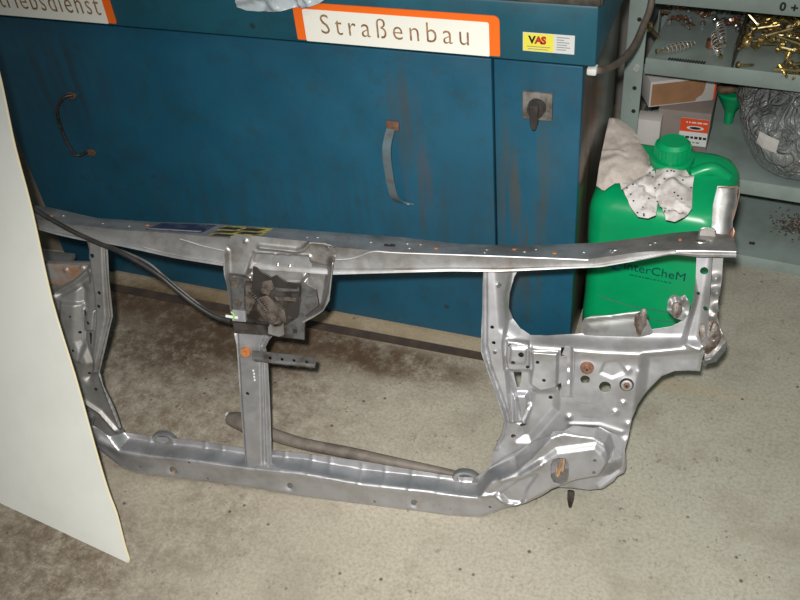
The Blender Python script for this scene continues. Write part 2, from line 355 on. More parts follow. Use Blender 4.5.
def sheet(name, outline, holes, feats, base, mt, parent, step=.0040, thick=.0016):
    vs = []; es = []
    loops = [outline] + holes
    for lp in loops:
        # subdivide long edges so the rim follows the relief
        pl = []
        for i in range(len(lp)):
            a = np.array(lp[i][:2]); b = np.array(lp[(i + 1) % len(lp)][:2]); k = max(1, int(np.linalg.norm(b - a) / (step * 1.2)))
            for j in range(k): pl.append(a + (b - a) * j / k)
        s0 = len(vs); vs += pl; n = len(pl)
        es += [(s0 + i, s0 + (i + 1) % n) for i in range(n)]
    o_ = np.array([p[:2] for p in outline]); lo = o_.min(0); hi = o_.max(0)
    gx, gy = np.meshgrid(np.arange(lo[0], hi[0], step), np.arange(lo[1], hi[1], step))
    gx = gx + (np.arange(gx.shape[0]) % 2)[:, None] * step * .5
    g = np.stack([gx.ravel(), gy.ravel()], 1)
    g = g[inside(outline, g)]
    g = g[dist(outline, g) > step * .45]
    for h in holes:
        g = g[~inside(h, g)]; g = g[dist(h, g) > step * .3]
    vv = [Vector((float(p[0]), float(p[1]))) for p in vs] + [Vector((float(p[0]), float(p[1]))) for p in g]
    ov, oe, of, *_ = delaunay_2d_cdt(vv, es, [], 0, 1e-6)
    P_ = np.array([[p.x, p.y] for p in ov]); F = np.array([list(f)[:3] for f in of])
    cen = P_[F].mean(1); keep = inside(outline, cen)
    for h in holes: keep &= ~inside(h, cen)
    F = F[keep]
    W = relief(P_, feats, base)
    # front and back
    nV = len(P_)
    V_ = [(P_[i][0], P_[i][1], W[i]) for i in range(nV)] + [(P_[i][0], P_[i][1], W[i] - thick) for i in range(nV)]
    cnt = {}
    fs = []
    for f in F:
        a, b, c = map(int, f)
        ar = (P_[b][0] - P_[a][0]) * (P_[c][1] - P_[a][1]) - (P_[b][1] - P_[a][1]) * (P_[c][0] - P_[a][0])
        if ar < 0: b, c = c, b
        fs.append((a, b, c)); fs.append((a + nV, c + nV, b + nV))
        for e in ((a, b), (b, c), (c, a)): cnt[e] = 1
    for (a, b) in list(cnt):
        if (b, a) not in cnt: fs.append((b, a, a + nV, b + nV))
    me = bpy.data.meshes.new(name); me.from_pydata(V_, [], fs)
    bm = bmesh.new(); bm.from_mesh(me); bmesh.ops.delete(bm, geom=[v_ for v_ in bm.verts if not v_.link_faces], context='VERTS'); bm.to_mesh(me); bm.free()
    me.polygons.foreach_set('use_smooth', [True] * len(me.polygons))
    co_ = np.empty(len(me.vertices) * 3); me.vertices.foreach_get('co', co_); co_ = co_.reshape(-1, 3); q_ = co_[:, :2]; ep = .0014
    gx_ = (relief(q_ + [ep, 0], feats, base) - relief(q_ - [ep, 0], feats, base)) / (2 * ep); gy_ = (relief(q_ + [0, ep], feats, base) - relief(q_ - [0, ep], feats, base)) / (2 * ep)
    nn_ = np.stack([-gx_, -gy_, np.ones(len(q_))], 1); nn_ /= np.linalg.norm(nn_, axis=1)[:, None]
    back = co_[:, 2] < relief(q_, feats, base) - thick * .5; nn_[back] *= -1
    me.normals_split_custom_set_from_vertices([tuple(p) for p in nn_])
    return link(name, me, mt, parent)
# ---- loft through rows of 3D points (each row runs along the part)
def resample(row, n):
    P_ = np.array(row); d = np.r_[0, np.cumsum(np.linalg.norm(np.diff(P_, axis=0), axis=1))]; d /= d[-1]
    s_ = np.linspace(0, 1, n); return np.stack([np.interp(s_, d, P_[:, k]) for k in range(3)], 1)
def resx(row, xs):
    P_ = np.array(row); return np.stack([xs, np.interp(xs, P_[:, 0], P_[:, 1]), np.interp(xs, P_[:, 0], P_[:, 2])], 1)
def soft(a, k):
    a = a.copy()
    for _ in range(k): a[1:-1] = (a[:-2] + 2 * a[1:-1] + a[2:]) / 4
    return a
def loft(name, rows, mt, parent, closed=False, sharp=50):
    n = len(rows[0]); V_ = [tuple(p) for r in rows for p in r]; fs = []
    m_ = len(rows)
    for i in range(m_ if closed else m_ - 1):
        for k in range(n - 1):
            a = i * n + k; b = ((i + 1) % m_) * n + k; fs.append((a, a + 1, b + 1, b))
    if closed: fs.append(tuple(i * n for i in range(m_))); fs.append(tuple(i * n + n - 1 for i in reversed(range(m_))))
    return mesh(name, V_, fs, mt, parent, True, sharp)
def text(name, s, size, depth, mt, frame, parent=None, align='LEFT', sx=1, spacing=1, bold=0):
    cu = bpy.data.curves.new(name, 'FONT'); cu.body = s; cu.size = size; cu.extrude = depth; cu.align_x = align; cu.space_character = spacing; cu.offset = bold
    cu.resolution_u = 3
    if not bold: cu.offset = 0
    o = bpy.data.objects.new(name, cu); COL.objects.link(o); bpy.context.view_layer.update()
    me = bpy.data.meshes.new_from_object(o.evaluated_get(bpy.context.evaluated_depsgraph_get()))
    bpy.data.objects.remove(o); bpy.data.curves.remove(cu)
    me.name = name; me.materials.clear(); me.transform(Matrix.Diagonal((sx, 1, 1, 1))); me.transform(frame)
    return link(name, me, mt, parent)

def word_bars(name, width, h_, n_, mt, frame, parent):     # a line of print too small to read
    r_ = random.Random(n_ * 7 + int(width * 1000)); bm = bmesh.new(); x_ = 0
    while x_ < width:
        l_ = r_.uniform(.4, 1.3) * width / n_ * .6; add_box(bm, (x_ + l_ / 2, 0, 0), (l_, h_ * r_.uniform(.7, 1), .0003)); x_ += l_ + width / n_ * .22
    bmesh.ops.transform(bm, matrix=frame, verts=bm.verts); return from_bm(name, bm, mt, parent, False)
# ================================================================ setting
YC = 1.34
def plane_slab(name, c, s, mt): return struct(box(name, c, s, mt, bev=0))
plane_slab('floor', (0, 1.0, -.05), (5.0, 5.0, .1), 'concrete')
plane_slab('wall_back', (0, 2.42, 1.3), (5.0, .1, 2.6), 'wallm')

# ================================================================ blue washing cabinet
cab = empty('blue_cabinet', (-.865, YC, 0), 'blue steel workshop cabinet with overhanging lid and rust streaks on its front', 'cabinet')
cab_inv = Matrix.Translation((.865, -YC, 0))
def cabp(o):
    o.data.transform(cab_inv); o.parent = cab; return o
X0, X1, ZS = -1.488, -.242, .655
xs_ = -.392
cabp(box('body', ((X0 + X1) / 2, YC + .19, .332), (X1 - X0 - .006, .36, .645), 'side', bev=.003))
dr = cabp(box('door', ((X0 + xs_) / 2, YC + .002, .332), (xs_ - X0 - .003, .018, .640), 'blue', bev=.0025))
cabp(box('front_panel', ((xs_ + X1) / 2 + .001, YC + .002, .332), (X1 - xs_ - .003, .018, .640), 'blue', bev=.0025))
cabp(box('lid', ((X0 + X1) / 2, YC + .175, .714), (X1 - X0 + .045, .41, .098), 'blue_lid', bev=.004))
bm = bmesh.new()
lx0, lx1 = X0 - .024, X1 + .024
add_box(bm, ((lx0 + lx1) / 2, YC - .020, .768), (lx1 - lx0, .018, .014), None, .003)
add_box(bm, (lx1 - .006, YC + .175, .768), (.018, .40, .014), None, .003)
add_box(bm, ((lx0 + lx1) / 2, YC + .175, .762), (lx1 - lx0 - .02, .39, .01), None, .002)
cabp(from_bm('lid_rim', bm, 'grime'))
cabp(box('lid_gap_shade', ((X0 + X1) / 2, YC + .004, .659), (X1 - X0 - .01, .02, .012), 'hole', bev=.001))  # black strip stands in for the shade in the gap under the lid
for px in (X0 + .06, X1 - .06):
    cabp(box('foot', (px, YC + .1, .006), (.05, .05, .012), 'steel_dark', bev=.001))
    cabp(box('foot', (px, YC + .32, .006), (.05, .05, .012), 'steel_dark', bev=.001))
FCAB = lambda x, z, y: Matrix(((1, 0, 0, x), (0, 0, -1, y), (0, 1, 0, z), (0, 0, 0, 1)))   # local x,y,z -> world x, z(up), toward camera
YF = YC - .0085
# right strap handle
def strap_handle(pts, wd, foot):
    pa = smooth_path(pts, 8); V_ = []; fs = []
    for i, p in enumerate(pa):
        d = (pa[min(i + 1, len(pa) - 1)] - pa[max(i - 1, 0)]).normalized(); nn = Vector((1, 0, 0)).cross(d).normalized() * .0015
        for sx_, sn in ((-1, 1), (1, 1), (1, -1), (-1, -1)): V_.append(p + Vector((sx_ * wd / 2, 0, 0)) + nn * sn)
    for i in range(len(pa) - 1):
        for k in range(4): a = i * 4 + k; b = i * 4 + (k + 1) % 4; fs.append((a, b, b + 4, a + 4))
    fs += [(0, 1, 2, 3), tuple(len(V_) - 4 + q for q in (3, 2, 1, 0))]
    return V_, fs
H2 = [(-0.5825,0.5036),(-0.5932,0.4751),(-0.5976,0.4316),(-0.6013,0.3752),(-0.5935,0.3511),(-0.5690,0.3503)]
hx = H2[0][0]
V_, fs = strap_handle([(hx + .004, YF, H2[0][1] + .004), (hx, YF - .004, H2[0][1] - .004), (hx - .001, YF - .028, H2[1][1]), (hx - .001, YF - .031, H2[2][1]), (hx + .002, YF - .026, H2[3][1] - .004), (hx + .006, YF - .004, H2[4][1] - .010), (hx + .022, YF - .001, H2[5][1] - .012)], .016, 0)
h = mesh('door_handle', V_, fs, grimy('worn_blue_grey_strap', (.14, .19, .215), (.16, .10, .07), .35, .3, 50, .5, .70), None, True, 30); cabp(h); h.parent = dr; h.matrix_parent_inverse = Matrix()
h['label'] = 'bent flat strap handle with rusty upper foot'
o = cabp(box('handle_foot', (hx + .004, YF - .002, H2[0][1] + .004), (.024, .005, .018), 'rustbrown', bev=.001)); o.parent = dr
# left bent wire handle
H1 = [(-1.2950,0.4918),(-1.3158,0.4711),(-1.3225,0.4350),(-1.3235,0.3863),(-1.3184,0.3520),(-1.2965,0.3549)]
o = tube('door_handle', [(H1[0][0] + .012, YF, H1[0][1]), (H1[0][0] - .002, YF - .012, H1[0][1]), (H1[1][0], YF - .022, H1[1][1]), (H1[2][0], YF - .024, H1[2][1]), (H1[3][0], YF - .022, H1[3][1]), (H1[4][0], YF - .014, H1[4][1]), (H1[5][0], YF, H1[5][1])], .0035, 'steel_dark'); cabp(o); o.parent = dr
o['label'] = 'thin bent wire handle'
for q in (H1[0], H1[5]):
    o = cabp(prism('handle_foot', circ((0, 0), .012, 8, .008), 0, .003, 'rustbrown', None, FCAB(q[0] + .008, q[1], YF))); o.parent = dr
# rotary switch
S = [(-0.3410,0.6065),(-0.2861,0.6067),(-0.2847,0.5551),(-0.3392,0.5525)]; sc = [(-0.3138,0.5781)][0]
sw = empty('rotary_switch', (sc[0], YF, sc[1]), 'square grimy rotary switch with black pointer knob on the blue front', 'switch')
sw.name = 'rotary_switch'
def cp(o, parent, loc):
    o.data.transform(Matrix.Translation([-a for a in loc])); o.parent = parent; return o
bs = (sc[0], YF, sc[1])
sw.parent = cab; sw.location = Vector(bs) - Vector((-.865, YC, 0)); del sw['category']
cp(box('switch_plate', (sc[0], YF - .004, sc[1]), (.050, .008, .050), 'switchplate', bev=.002), sw, bs)
cp(cyl('knob', (sc[0], YF - .006, sc[1]), (sc[0], YF - .022, sc[1]), .016, 'knob', None, .014), sw, bs)
cp(prism('pointer', [(-.007, .014), (.007, .014), (.006, -.020), (.003, -.030), (-.003, -.030), (-.006, -.020)], 0, .014, 'knob', None, FCAB(sc[0], sc[1], YF - .020), .0015), sw, bs)
# sticker on the lid
YL = YC - .0305
st = [(-0.3344,0.7158),(-0.2532,0.7116),(-0.2529,0.6828),(-0.3344,0.6849)]
cx = sum(p[0] for p in st) / 4; cz = sum(p[1] for p in st) / 4
wS = (st[1][0] - st[0][0]); hS = (st[0][1] - st[3][1])
sk = prism('sticker', [(0, 0), (wS, 0), (wS, hS), (0, hS)], 0, .0008, 'paper', None, FCAB(st[3][0], st[3][1] - .001, YL)); cabp(sk)
sk['label'] = 'yellow and white sticker with red and black lettering'
def onst(o): cabp(o); o.parent = sk; return o
onst(prism('yellow_field', [(.001, .001), (wS * .60, .001), (wS * .60, hS - .001), (.001, hS - .001)], .0008, .0012, 'yellow', None, FCAB(st[3][0], st[3][1] - .001, YL)))
onst(text('lettering', 'V', .0165, .0002, 'ink', FCAB(st[3][0] + wS * .12, st[3][1] + hS * .42, YL - .0014), bold=.0008))
onst(text('lettering', 'A', .0165, .0002, 'red', FCAB(st[3][0] + wS * .24, st[3][1] + hS * .42, YL - .0014), bold=.0008))
onst(text('lettering', 'S', .0165, .0002, 'red', FCAB(st[3][0] + wS * .36, st[3][1] + hS * .42, YL - .0014), bold=.0010))
bm = bmesh.new()
for i, (a, b) in enumerate([(.66, .90), (.66, .80), (.66, .90), (.66, .86), (.66, .92), (.66, .84)]):
    add_box(bm, (wS * (a + b) / 2, hS * (.85 - i * .13), .0010), (wS * (b - a), .0012, .0003))
for i, (a, b) in enumerate([(.08, .54), (.10, .50)]):
    add_box(bm, (wS * (a + b) / 2, hS * (.27 - i * .13), .0013), (wS * (b - a), .0011, .0003))
bmesh.ops.transform(bm, matrix=FCAB(st[3][0], st[3][1] - .001, YL), verts=bm.verts)
onst(from_bm('print_lines', bm, 'inkgrey', smooth=False))
# hose gland
gp = (X1 + .014, YC - .006, .648)
cabp(box('cable_gland', gp, (.016, .020, .012), 'paper', bev=.003))['label'] = 'white plastic cable gland under the lid corner'

# road sign strips held to the lid front
def signstrip(name, x0, x1, z0, z1, r, label, txt, tsize, tx, tz, tsx, spc):
    e = empty(name, (x0, YL, z0), label, 'sign')
    W, H = x1 - x0, z1 - z0
    def rr(a, rad, b=0.0):
        o_ = []
        for cx_, cy_, s0, r_ in ((W - a - rad, H - b - rad, 0, rad), (a + rad, H - b - rad, 90, rad), (a + .002, (.002 if a == 0 else .0008) + .002, 180, .002), (W - a - .002, (.002 if a == 0 else .0008) + .002, 270, .002)):
            for k in range(5):
                t_ = math.radians(s0 + k * 22.5); o_.append((cx_ + r_ * math.cos(t_), cy_ + r_ * math.sin(t_)))
        return o_
    fr = FCAB(0, 0, 0)
    prism('border', rr(0, r, 0), 0, .0022, 'signorange', e, fr)
    prism('reflective_face', rr(.017, .004, .011), .0022, .0028, 'signwhite', e, fr)
    text('lettering', txt, tsize, .0003, 'letters', FCAB(tx, tz, -.0031), e, sx=tsx, spacing=spc, bold=-.0004)
    return e
Q = [(-0.7267,0.6778),(-0.3702,0.6733),(-0.3678,0.7345),(-0.7057,0.7343),(-1.3735,0.6642),(-1.0960,0.6707),(-1.1113,0.7146)]
z0s = .669
signstrip('road_sign', Q[0][0] - .002, Q[1][0] - .001, z0s, z0s + .069, .010, 'white sign strip with orange border lettered Straßenbau on the cabinet lid', 'Straßenbau', .050, .046, .017, .86, 1.36)
signstrip('road_sign', Q[5][0] - .48, Q[5][0] - .004, z0s, z0s + .100, .010, 'white sign strip with orange border ending in riebsdienst, left end of the lid', 'Betriebsdienst', .058, .168, .017, .70, 1.18)

# white plastic bag lying on the lid edge
def crumple(name, outline, z0, amp, mt, frame, step=.006, seed=0, thick=.001, parent=None, fine=30, dome=0.0):
    o_ = np.array(outline); lo = o_.min(0); hi = o_.max(0); rs = np.random.RandomState(seed)
    fe = []
    for k in range(fine):
        c = lo + (hi - lo) * rs.rand(2); a = rs.rand() * math.pi; L = rs.uniform(.15, .6) * (hi - lo).max() * .5
        d_ = np.array([math.cos(a), math.sin(a)]) * L
        fe.append(('bead', [tuple(c - d_), tuple(c + d_)], amp * rs.uniform(-1, 1), rs.uniform(.003, .012)))
    if dome: fe.append(('area', [tuple(p) for p in outline], dome, (hi - lo).min() * .8))
    ob = sheet(name, [tuple(p) for p in outline], [], fe, z0, mt, parent, step, thick)
    ob.data.transform(frame); return ob
bgp = [(-0.8253,0.7585),(-0.8336,0.7230),(-0.8151,0.7189),(-0.7841,0.7202),(-0.7487,0.7270),(-0.7106,0.7323),(-0.6764,0.7406),(-0.6566,0.7521),(-0.6505,0.7692)]
o = crumple('plastic_bag', bgp, .012, .006, 'plasticbag', FCAB(0, 0, YL), .005, 3)
tag(o, 'crumpled white plastic bag hanging over the lid above the Straßenbau sign', 'bag')

# thin flat dark strip on the floor in front of the cabinet
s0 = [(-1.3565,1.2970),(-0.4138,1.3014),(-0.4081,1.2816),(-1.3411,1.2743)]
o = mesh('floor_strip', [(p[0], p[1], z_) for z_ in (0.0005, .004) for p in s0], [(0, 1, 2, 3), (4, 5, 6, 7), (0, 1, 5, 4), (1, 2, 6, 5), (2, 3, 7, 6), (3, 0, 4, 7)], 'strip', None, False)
tag(o, 'flat dark brown strip on the floor along the cabinet foot', 'strip')

# ================================================================ car front support (leans back; local x along, y up, z to the viewer)
U_, V__, N_, O_ = (0.9890,0.1480,0.0000), (-0.0554,0.3705,0.9272), (0.1372,-0.9170,0.3746), (-0.6316,0.8541,0.0000)
sup = empty('radiator_support', (0, 0, 0), 'silver pressed steel car front frame with dark hood latch, tilted back before the blue cabinet', 'car part')
sup.matrix_world = Matrix(((U_[0], V__[0], N_[0], O_[0]), (U_[1], V__[1], N_[1], O_[1]), (U_[2], V__[2], N_[2], O_[2]), (0, 0, 0, 1)))
d2 = lambda l: [(p[0], p[1]) for p in l]
PXM = .00175     # metres per photograph pixel at the frame's distance
# --- top bar
bk = [(-0.7164,0.5040,-0.0550),(-0.5689,0.5092,-0.0550),(-0.5057,0.5093,-0.0550),(-0.4738,0.5076,-0.0550),(-0.4405,0.5026,-0.0550),(-0.4095,0.4972,-0.0550),(-0.3767,0.4923,-0.0550),(-0.3415,0.4918,-0.0550),(-0.2741,0.4911,-0.0550),(-0.1607,0.4936,-0.0550),(-0.0419,0.4929,-0.0550),(0.0469,0.4908,-0.0550),(0.1765,0.4886,-0.0550),(0.2805,0.4826,-0.0550),(0.3831,0.4861,-0.0550),(0.5007,0.4980,-0.0550),(0.5612,0.5097,-0.0550),(0.6129,0.5207,-0.0550),(0.6494,0.5259,-0.0550),(0.7012,0.5209,-0.0550)]
rg = [(-0.6738,0.4988,0.0000),(-0.5316,0.5025,0.0000),(-0.4650,0.5005,0.0000),(-0.4208,0.4975,0.0000),(-0.3906,0.4938,0.0000),(-0.3525,0.4928,0.0000),(-0.3039,0.4896,0.0000),(-0.2461,0.4902,0.0000),(-0.1281,0.4889,0.0000),(-0.0484,0.4883,0.0000),(0.0209,0.4855,0.0000),(0.0754,0.4836,0.0000),(0.1392,0.4806,0.0000),(0.1888,0.4795,0.0000),(0.3492,0.4843,0.0000),(0.4874,0.4872,0.0000),(0.5561,0.5026,0.0000),(0.6107,0.5106,0.0000),(0.6421,0.5125,0.0000),(0.6971,0.5143,0.0000)]
lw = [(-0.6754,0.4914,-0.0000),(-0.5338,0.4897,0.0000),(-0.4636,0.4844,0.0000),(-0.4239,0.4758,0.0000),(-0.3730,0.4679,0.0000),(-0.3275,0.4651,0.0000),(-0.2996,0.4614,0.0000),(-0.2682,0.4568,0.0000),(-0.2043,0.4467,0.0000),(-0.1139,0.4382,0.0000),(-0.0250,0.4360,0.0000),(0.0739,0.4356,-0.0000),(0.1887,0.4466,0.0000),(0.2736,0.4547,0.0000),(0.3501,0.4589,0.0000),(0.4656,0.4722,0.0000),(0.5031,0.4762,0.0000),(0.5571,0.4900,-0.0000),(0.6071,0.5034,0.0000),(0.6432,0.5017,0.0000),(0.6983,0.5043,0.0000)]
xs = np.linspace(-.60, lw[-1][0], 240)
rb, rr_, rl = (soft(resx(r, xs), 2) for r in (bk, rg, lw))
def between(a, b, t_, dw=0, dv=0):
    r = a * (1 - t_) + b * t_; r = r.copy(); r[:, 2] += dw; r[:, 1] += dv; return r
# emboss wave on the front face
wave = np.interp(xs, [-.60, -.20, -.15, -.05, .06, .12, .25, .56, .60, .72], [.0, .0, .006, .007, .007, .002, .0, .0, .003, .003])[:, None]
rows = [between(rb, rr_, 0, -.012, -.006), rb, between(rb, rr_, .33, .004), between(rb, rr_, .55, .004), between(rb, rr_, .85, .004), between(rb, rr_, .96, .0045), between(rr_, rl, .10, .0015), between(rr_, rl, .3, 0), between(rr_, rl, .6, -.001), between(rr_, rl, .80, -.001), between(rr_, rl, .88, .003), between(rr_, rl, 1, .004), between(rr_, rl, 1, -.006, -.001), between(rr_, rl, .95, -.012)]
for k in (3, 4, 5): rows[k][:, 2] += wave[:, 0] * .5
back_rows = [r + np.array([0, .0002, -.0018]) for r in rows[::-1]]
loft('top_bar', [r for r in rows] + back_rows, 'silver_bar', sup, True, 42)
def onbar(px_u, t_, off=.001):     # point on the bar's top face at local x, t from back to ridge
    a = np.array([np.interp(px_u, xs, rb[:, k]) for k in range(3)]); b = np.array([np.interp(px_u, xs, rr_[:, k]) for k in range(3)])
    p = a * (1 - t_) + b * t_; d = (b - a); nn = np.array([0, d[2], -d[1]]); nn /= np.linalg.norm(nn); nn = nn if nn[1] > 0 else -nn
    lift = np.interp(t_, [0, .33, .85, 1], [0, .0042, .0042, .003])
    p = p.copy(); p[2] += lift
    return p + nn * off, nn, d / np.linalg.norm(d)
def disc_on(bm, px_u, t_, r, h=.0015, seg=10):
    p, nn, _ = onbar(px_u, t_, -.001); add_cyl(bm, p, p + nn * (h + .001), r, r * .8, seg)
def px_u(x, y=245): return 0
bw = [p[0] for p in [(-0.4460,0.4939,-0.0300),(-0.4296,0.4984,-0.0300),(-0.3488,0.4918,-0.0300),(-0.2971,0.4928,-0.0300),(-0.2685,0.4943,-0.0300),(-0.2483,0.4900,-0.0300),(0.0248,0.4859,-0.0300),(0.0424,0.4904,-0.0300),(0.1333,0.4870,-0.0300),(0.1654,0.4855,-0.0300),(0.1938,0.4939,-0.0300),(0.2005,0.4875,-0.0300),(0.2154,0.4935,-0.0300),(0.2435,0.4884,-0.0300),(0.3248,0.4865,-0.0300),(0.3234,0.4797,-0.0300),(0.3678,0.4907,-0.0300),(0.3853,0.4884,-0.0300),(0.4023,0.4944,-0.0300),(0.4325,0.4847,-0.0300),(0.4773,0.4874,-0.0300),(0.5203,0.4852,-0.0300),(0.5759,0.5047,-0.0300),(0.5831,0.5083,-0.0300),(0.6192,0.5167,-0.0300)]]
tv = [.5, .3, .45, .5, .3, .5, .45, .4, .4, .5, .3, .6, .3, .5, .4, .7, .3, .5, .3, .6, .5, .7, .5, .4, .4]
bm = bmesh.new(); bm2 = bmesh.new()
for i, (a, t_) in enumerate(zip(bw, tv)):
    disc_on(bm2 if i in (0, 4, 13, 16, 19, 24) else bm, a, t_, .0042 if i % 3 else .003, .0012)
from_bm('spot_welds', bm, 'flange', sup)['kind'] = 'stuff'
from_bm('rusty_welds', bm2, 'rust', sup)['kind'] = 'stuff'
for a in [p[0] for p in [(0.1670,0.4856,-0.0300),(0.6501,0.4996,-0.0300),(0.5220,0.4821,-0.0300)]]:
    p, nn, d = onbar(a, .55, .0006); bm = bmesh.new()
    fr = Matrix(((1, 0, nn[0], p[0]), (0, d[1], nn[1], p[1]), (0, d[2], nn[2], p[2]), (0, 0, 0, 1)))
    bm.free(); prism('slot_hole', circ((0, 0), .010, 12, .0045), -.001, .0006, 'hole' if a < .3 else 'zinc', sup, fr)
def barlabel(name, a0, a1, t0, t1, mt, off=.0008):
    V_ = []
    for k in range(9):
        a = a0 + (a1 - a0) * k / 8
        for q in (0, 1):
            tt = t0 if q == 0 else t1; sk_ = .010 if q == 0 else 0
            for of in (off, off + .0006): V_.append(onbar(a + sk_, tt, of)[0])
    fs = []
    for k in range(8):
        a = k * 4; fs += [(a + 1, a + 5, a + 7, a + 3), (a, a + 2, a + 6, a + 4), (a, a + 4, a + 5, a + 1), (a + 2, a + 3, a + 7, a + 6)]
    fs += [(0, 1, 3, 2), (32, 34, 35, 33)]
    return mesh(name, V_, fs, mt, sup, False)
la = [p[0] for p in [(-0.2577,0.4895,-0.0300),(-0.1554,0.4916,-0.0300),(-0.1392,0.4889,-0.0300),(-0.0545,0.4884,-0.0300)]]
barlabel('identification_label', la[0], la[1], .12, .80, 'navy')['label'] = 'dark blue label with faint white edge'
barlabel('warning_label', la[2], la[3], .10, .92, 'bracket')['label'] = 'dirty yellow label with black bars'
for k in range(5): barlabel('label_line', la[2] + .004 + (k % 2) * .040, la[2] + .036 + (k % 2) * .040, .22 + .3 * (k // 2), .40 + .3 * (k // 2), 'hole' if k % 2 else 'steel_dark', .0016)
barlabel('label_line', la[0] + .003, la[0] + .09, .70, .76, 'inkgrey', .0016)
for ln in ([(-0.1903,0.4811,0.0035),(-0.1725,0.4769,0.0035),(-0.1495,0.4713,0.0035),(-0.1105,0.4649,0.0035)], [(0.0809,0.4620,0.0035),(0.1046,0.4644,0.0035),(0.1232,0.4706,0.0035),(0.1467,0.4796,0.0035),(0.1896,0.4797,0.0035),(0.3497,0.4838,0.0035),(0.4845,0.4865,0.0035)], [(-0.2596,0.4633,0.0045),(-0.2016,0.4526,0.0045),(-0.1116,0.4441,0.0045)], [(0.6121,0.5089,0.0045),(0.6462,0.5109,0.0045),(0.6968,0.5125,0.0045)]):
    tube('pressed_ridge', [tuple(p) for p in ln], .0016, 'silver', sup, 5, 8)
# end tab of the bar (pressed hat) on the right
tb = d2([(0.6313,0.5211,0.0000),(0.6406,0.5278,0.0000),(0.6433,0.5433,0.0000),(0.6629,0.5444,-0.0000),(0.6688,0.5295,0.0000),(0.6832,0.5257,0.0000),(0.6946,0.5248,0.0000)])
hat = smooth_path([(p[0], p[1], -.040) for p in [(0.6299,0.5034,-0.0400),(0.6447,0.5170,-0.0400),(0.6474,0.5345,-0.0400),(0.6692,0.5341,-0.0400),(0.6753,0.5172,-0.0400),(0.6987,0.5154,-0.0400)]], 4)
hp_ = d2([(0.6450,0.5139,-0.0400),(0.6488,0.5346,-0.0400),(0.6677,0.5340,-0.0400),(0.6755,0.5156,-0.0400)])
sheet('hat_flange', hp_, [], [], -.041, 'silver_dirty', sup, .004)
tube('hat_edge', [tuple(p) for p in [(0.6310,0.5057,-0.0380),(0.6448,0.5144,-0.0380),(0.6487,0.5335,-0.0380),(0.6676,0.5338,-0.0380),(0.6751,0.5177,-0.0380),(0.6984,0.5159,-0.0380)]], .0013, 'zinc', sup, 4, 8)

# --- lower crossmember
up_ = [(-0.3620,0.0810,-0.0300),(-0.3043,0.0789,-0.0300),(-0.2026,0.0799,-0.0300),(-0.1332,0.0752,-0.0300),(-0.0259,0.0773,-0.0300),(0.1065,0.0745,-0.0300),(0.1803,0.0691,-0.0300),(0.2708,0.0641,-0.0300),(0.3135,0.0654,-0.0300),(0.3256,0.0749,-0.0300),(0.3427,0.0909,-0.0300),(0.3664,0.1114,-0.0300),(0.3915,0.1299,-0.0300),(0.4241,0.1604,-0.0300),(0.4466,0.1818,-0.0300),(0.4776,0.1899,-0.0300),(0.5220,0.1882,-0.0300),(0.5522,0.1748,-0.0300),(0.5652,0.1538,-0.0300)]
dn_ = [(-0.4025,0.0560,0.0000),(-0.3550,0.0188,0.0000),(-0.3268,0.0115,0.0000),(-0.2149,0.0104,0.0000),(-0.1059,0.0094,0.0000),(0.0001,0.0032,0.0000),(0.0945,0.0020,0.0000),(0.1867,-0.0001,0.0000),(0.2768,-0.0021,0.0000),(0.3332,0.0056,0.0000),(0.3641,0.0239,-0.0000),(0.3845,0.0346,0.0000),(0.4064,0.0435,0.0000),(0.4312,0.0595,-0.0000),(0.4505,0.0766,0.0000),(0.4893,0.0960,-0.0000),(0.5281,0.1057,0.0000),(0.5439,0.1114,0.0000),(0.5620,0.1287,0.0000)]
lf_ = [(-0.4201,0.1161,-0.0150),(-0.4424,0.1368,-0.0150),(-0.4610,0.1537,-0.0150),(-0.4841,0.1534,-0.0150),(-0.4854,0.1007,-0.0150),(-0.4533,0.0722,-0.0150)]
outl = d2(up_) + [d2([(0.5648,0.1366,-0.0200)])[0]] + d2(dn_)[::-1] + d2([(-0.4472,0.0708,-0.0150),(-0.4811,0.1012,-0.0150),(-0.4610,0.1537,-0.0150),(-0.4337,0.1398,-0.0150)]) + d2([(-0.4319,0.1169,-0.0280),(-0.3942,0.0998,-0.0280),(-0.3730,0.0851,-0.0280)])
rid = d2([(-0.4318,0.0961,-0.0020),(-0.4051,0.1095,-0.0020),(-0.3813,0.1017,-0.0020),(-0.3669,0.0844,-0.0020),(-0.3507,0.0652,-0.0020),(-0.2918,0.0614,-0.0020),(-0.2113,0.0625,-0.0020),(-0.1035,0.0587,-0.0020),(0.0020,0.0612,-0.0020),(0.1172,0.0530,-0.0020),(0.2402,0.0535,-0.0020),(0.2933,0.0513,-0.0020),(0.3231,0.0521,-0.0020),(0.3430,0.0833,-0.0020),(0.3875,0.1120,-0.0020),(0.4107,0.1377,-0.0020),(0.4402,0.1805,-0.0020),(0.4643,0.1888,-0.0020),(0.5146,0.1859,-0.0020),(0.5346,0.1745,-0.0020),(0.5426,0.1532,-0.0020),(0.5404,0.1381,-0.0020),(0.5276,0.1120,-0.0020),(0.4892,0.0977,-0.0020),(0.4506,0.0716,-0.0020),(0.4351,0.0441,-0.0020),(0.3921,0.0084,-0.0020),(0.3374,-0.0277,-0.0020),(0.2770,-0.0363,-0.0020),(0.1861,-0.0346,-0.0020),(-0.0021,-0.0332,-0.0020),(-0.1090,-0.0262,-0.0020),(-0.2190,-0.0256,-0.0020),(-0.3362,-0.0256,-0.0020),(-0.3787,-0.0135,-0.0020),(-0.4282,0.0283,-0.0020),(-0.4504,0.0515,-0.0020)])
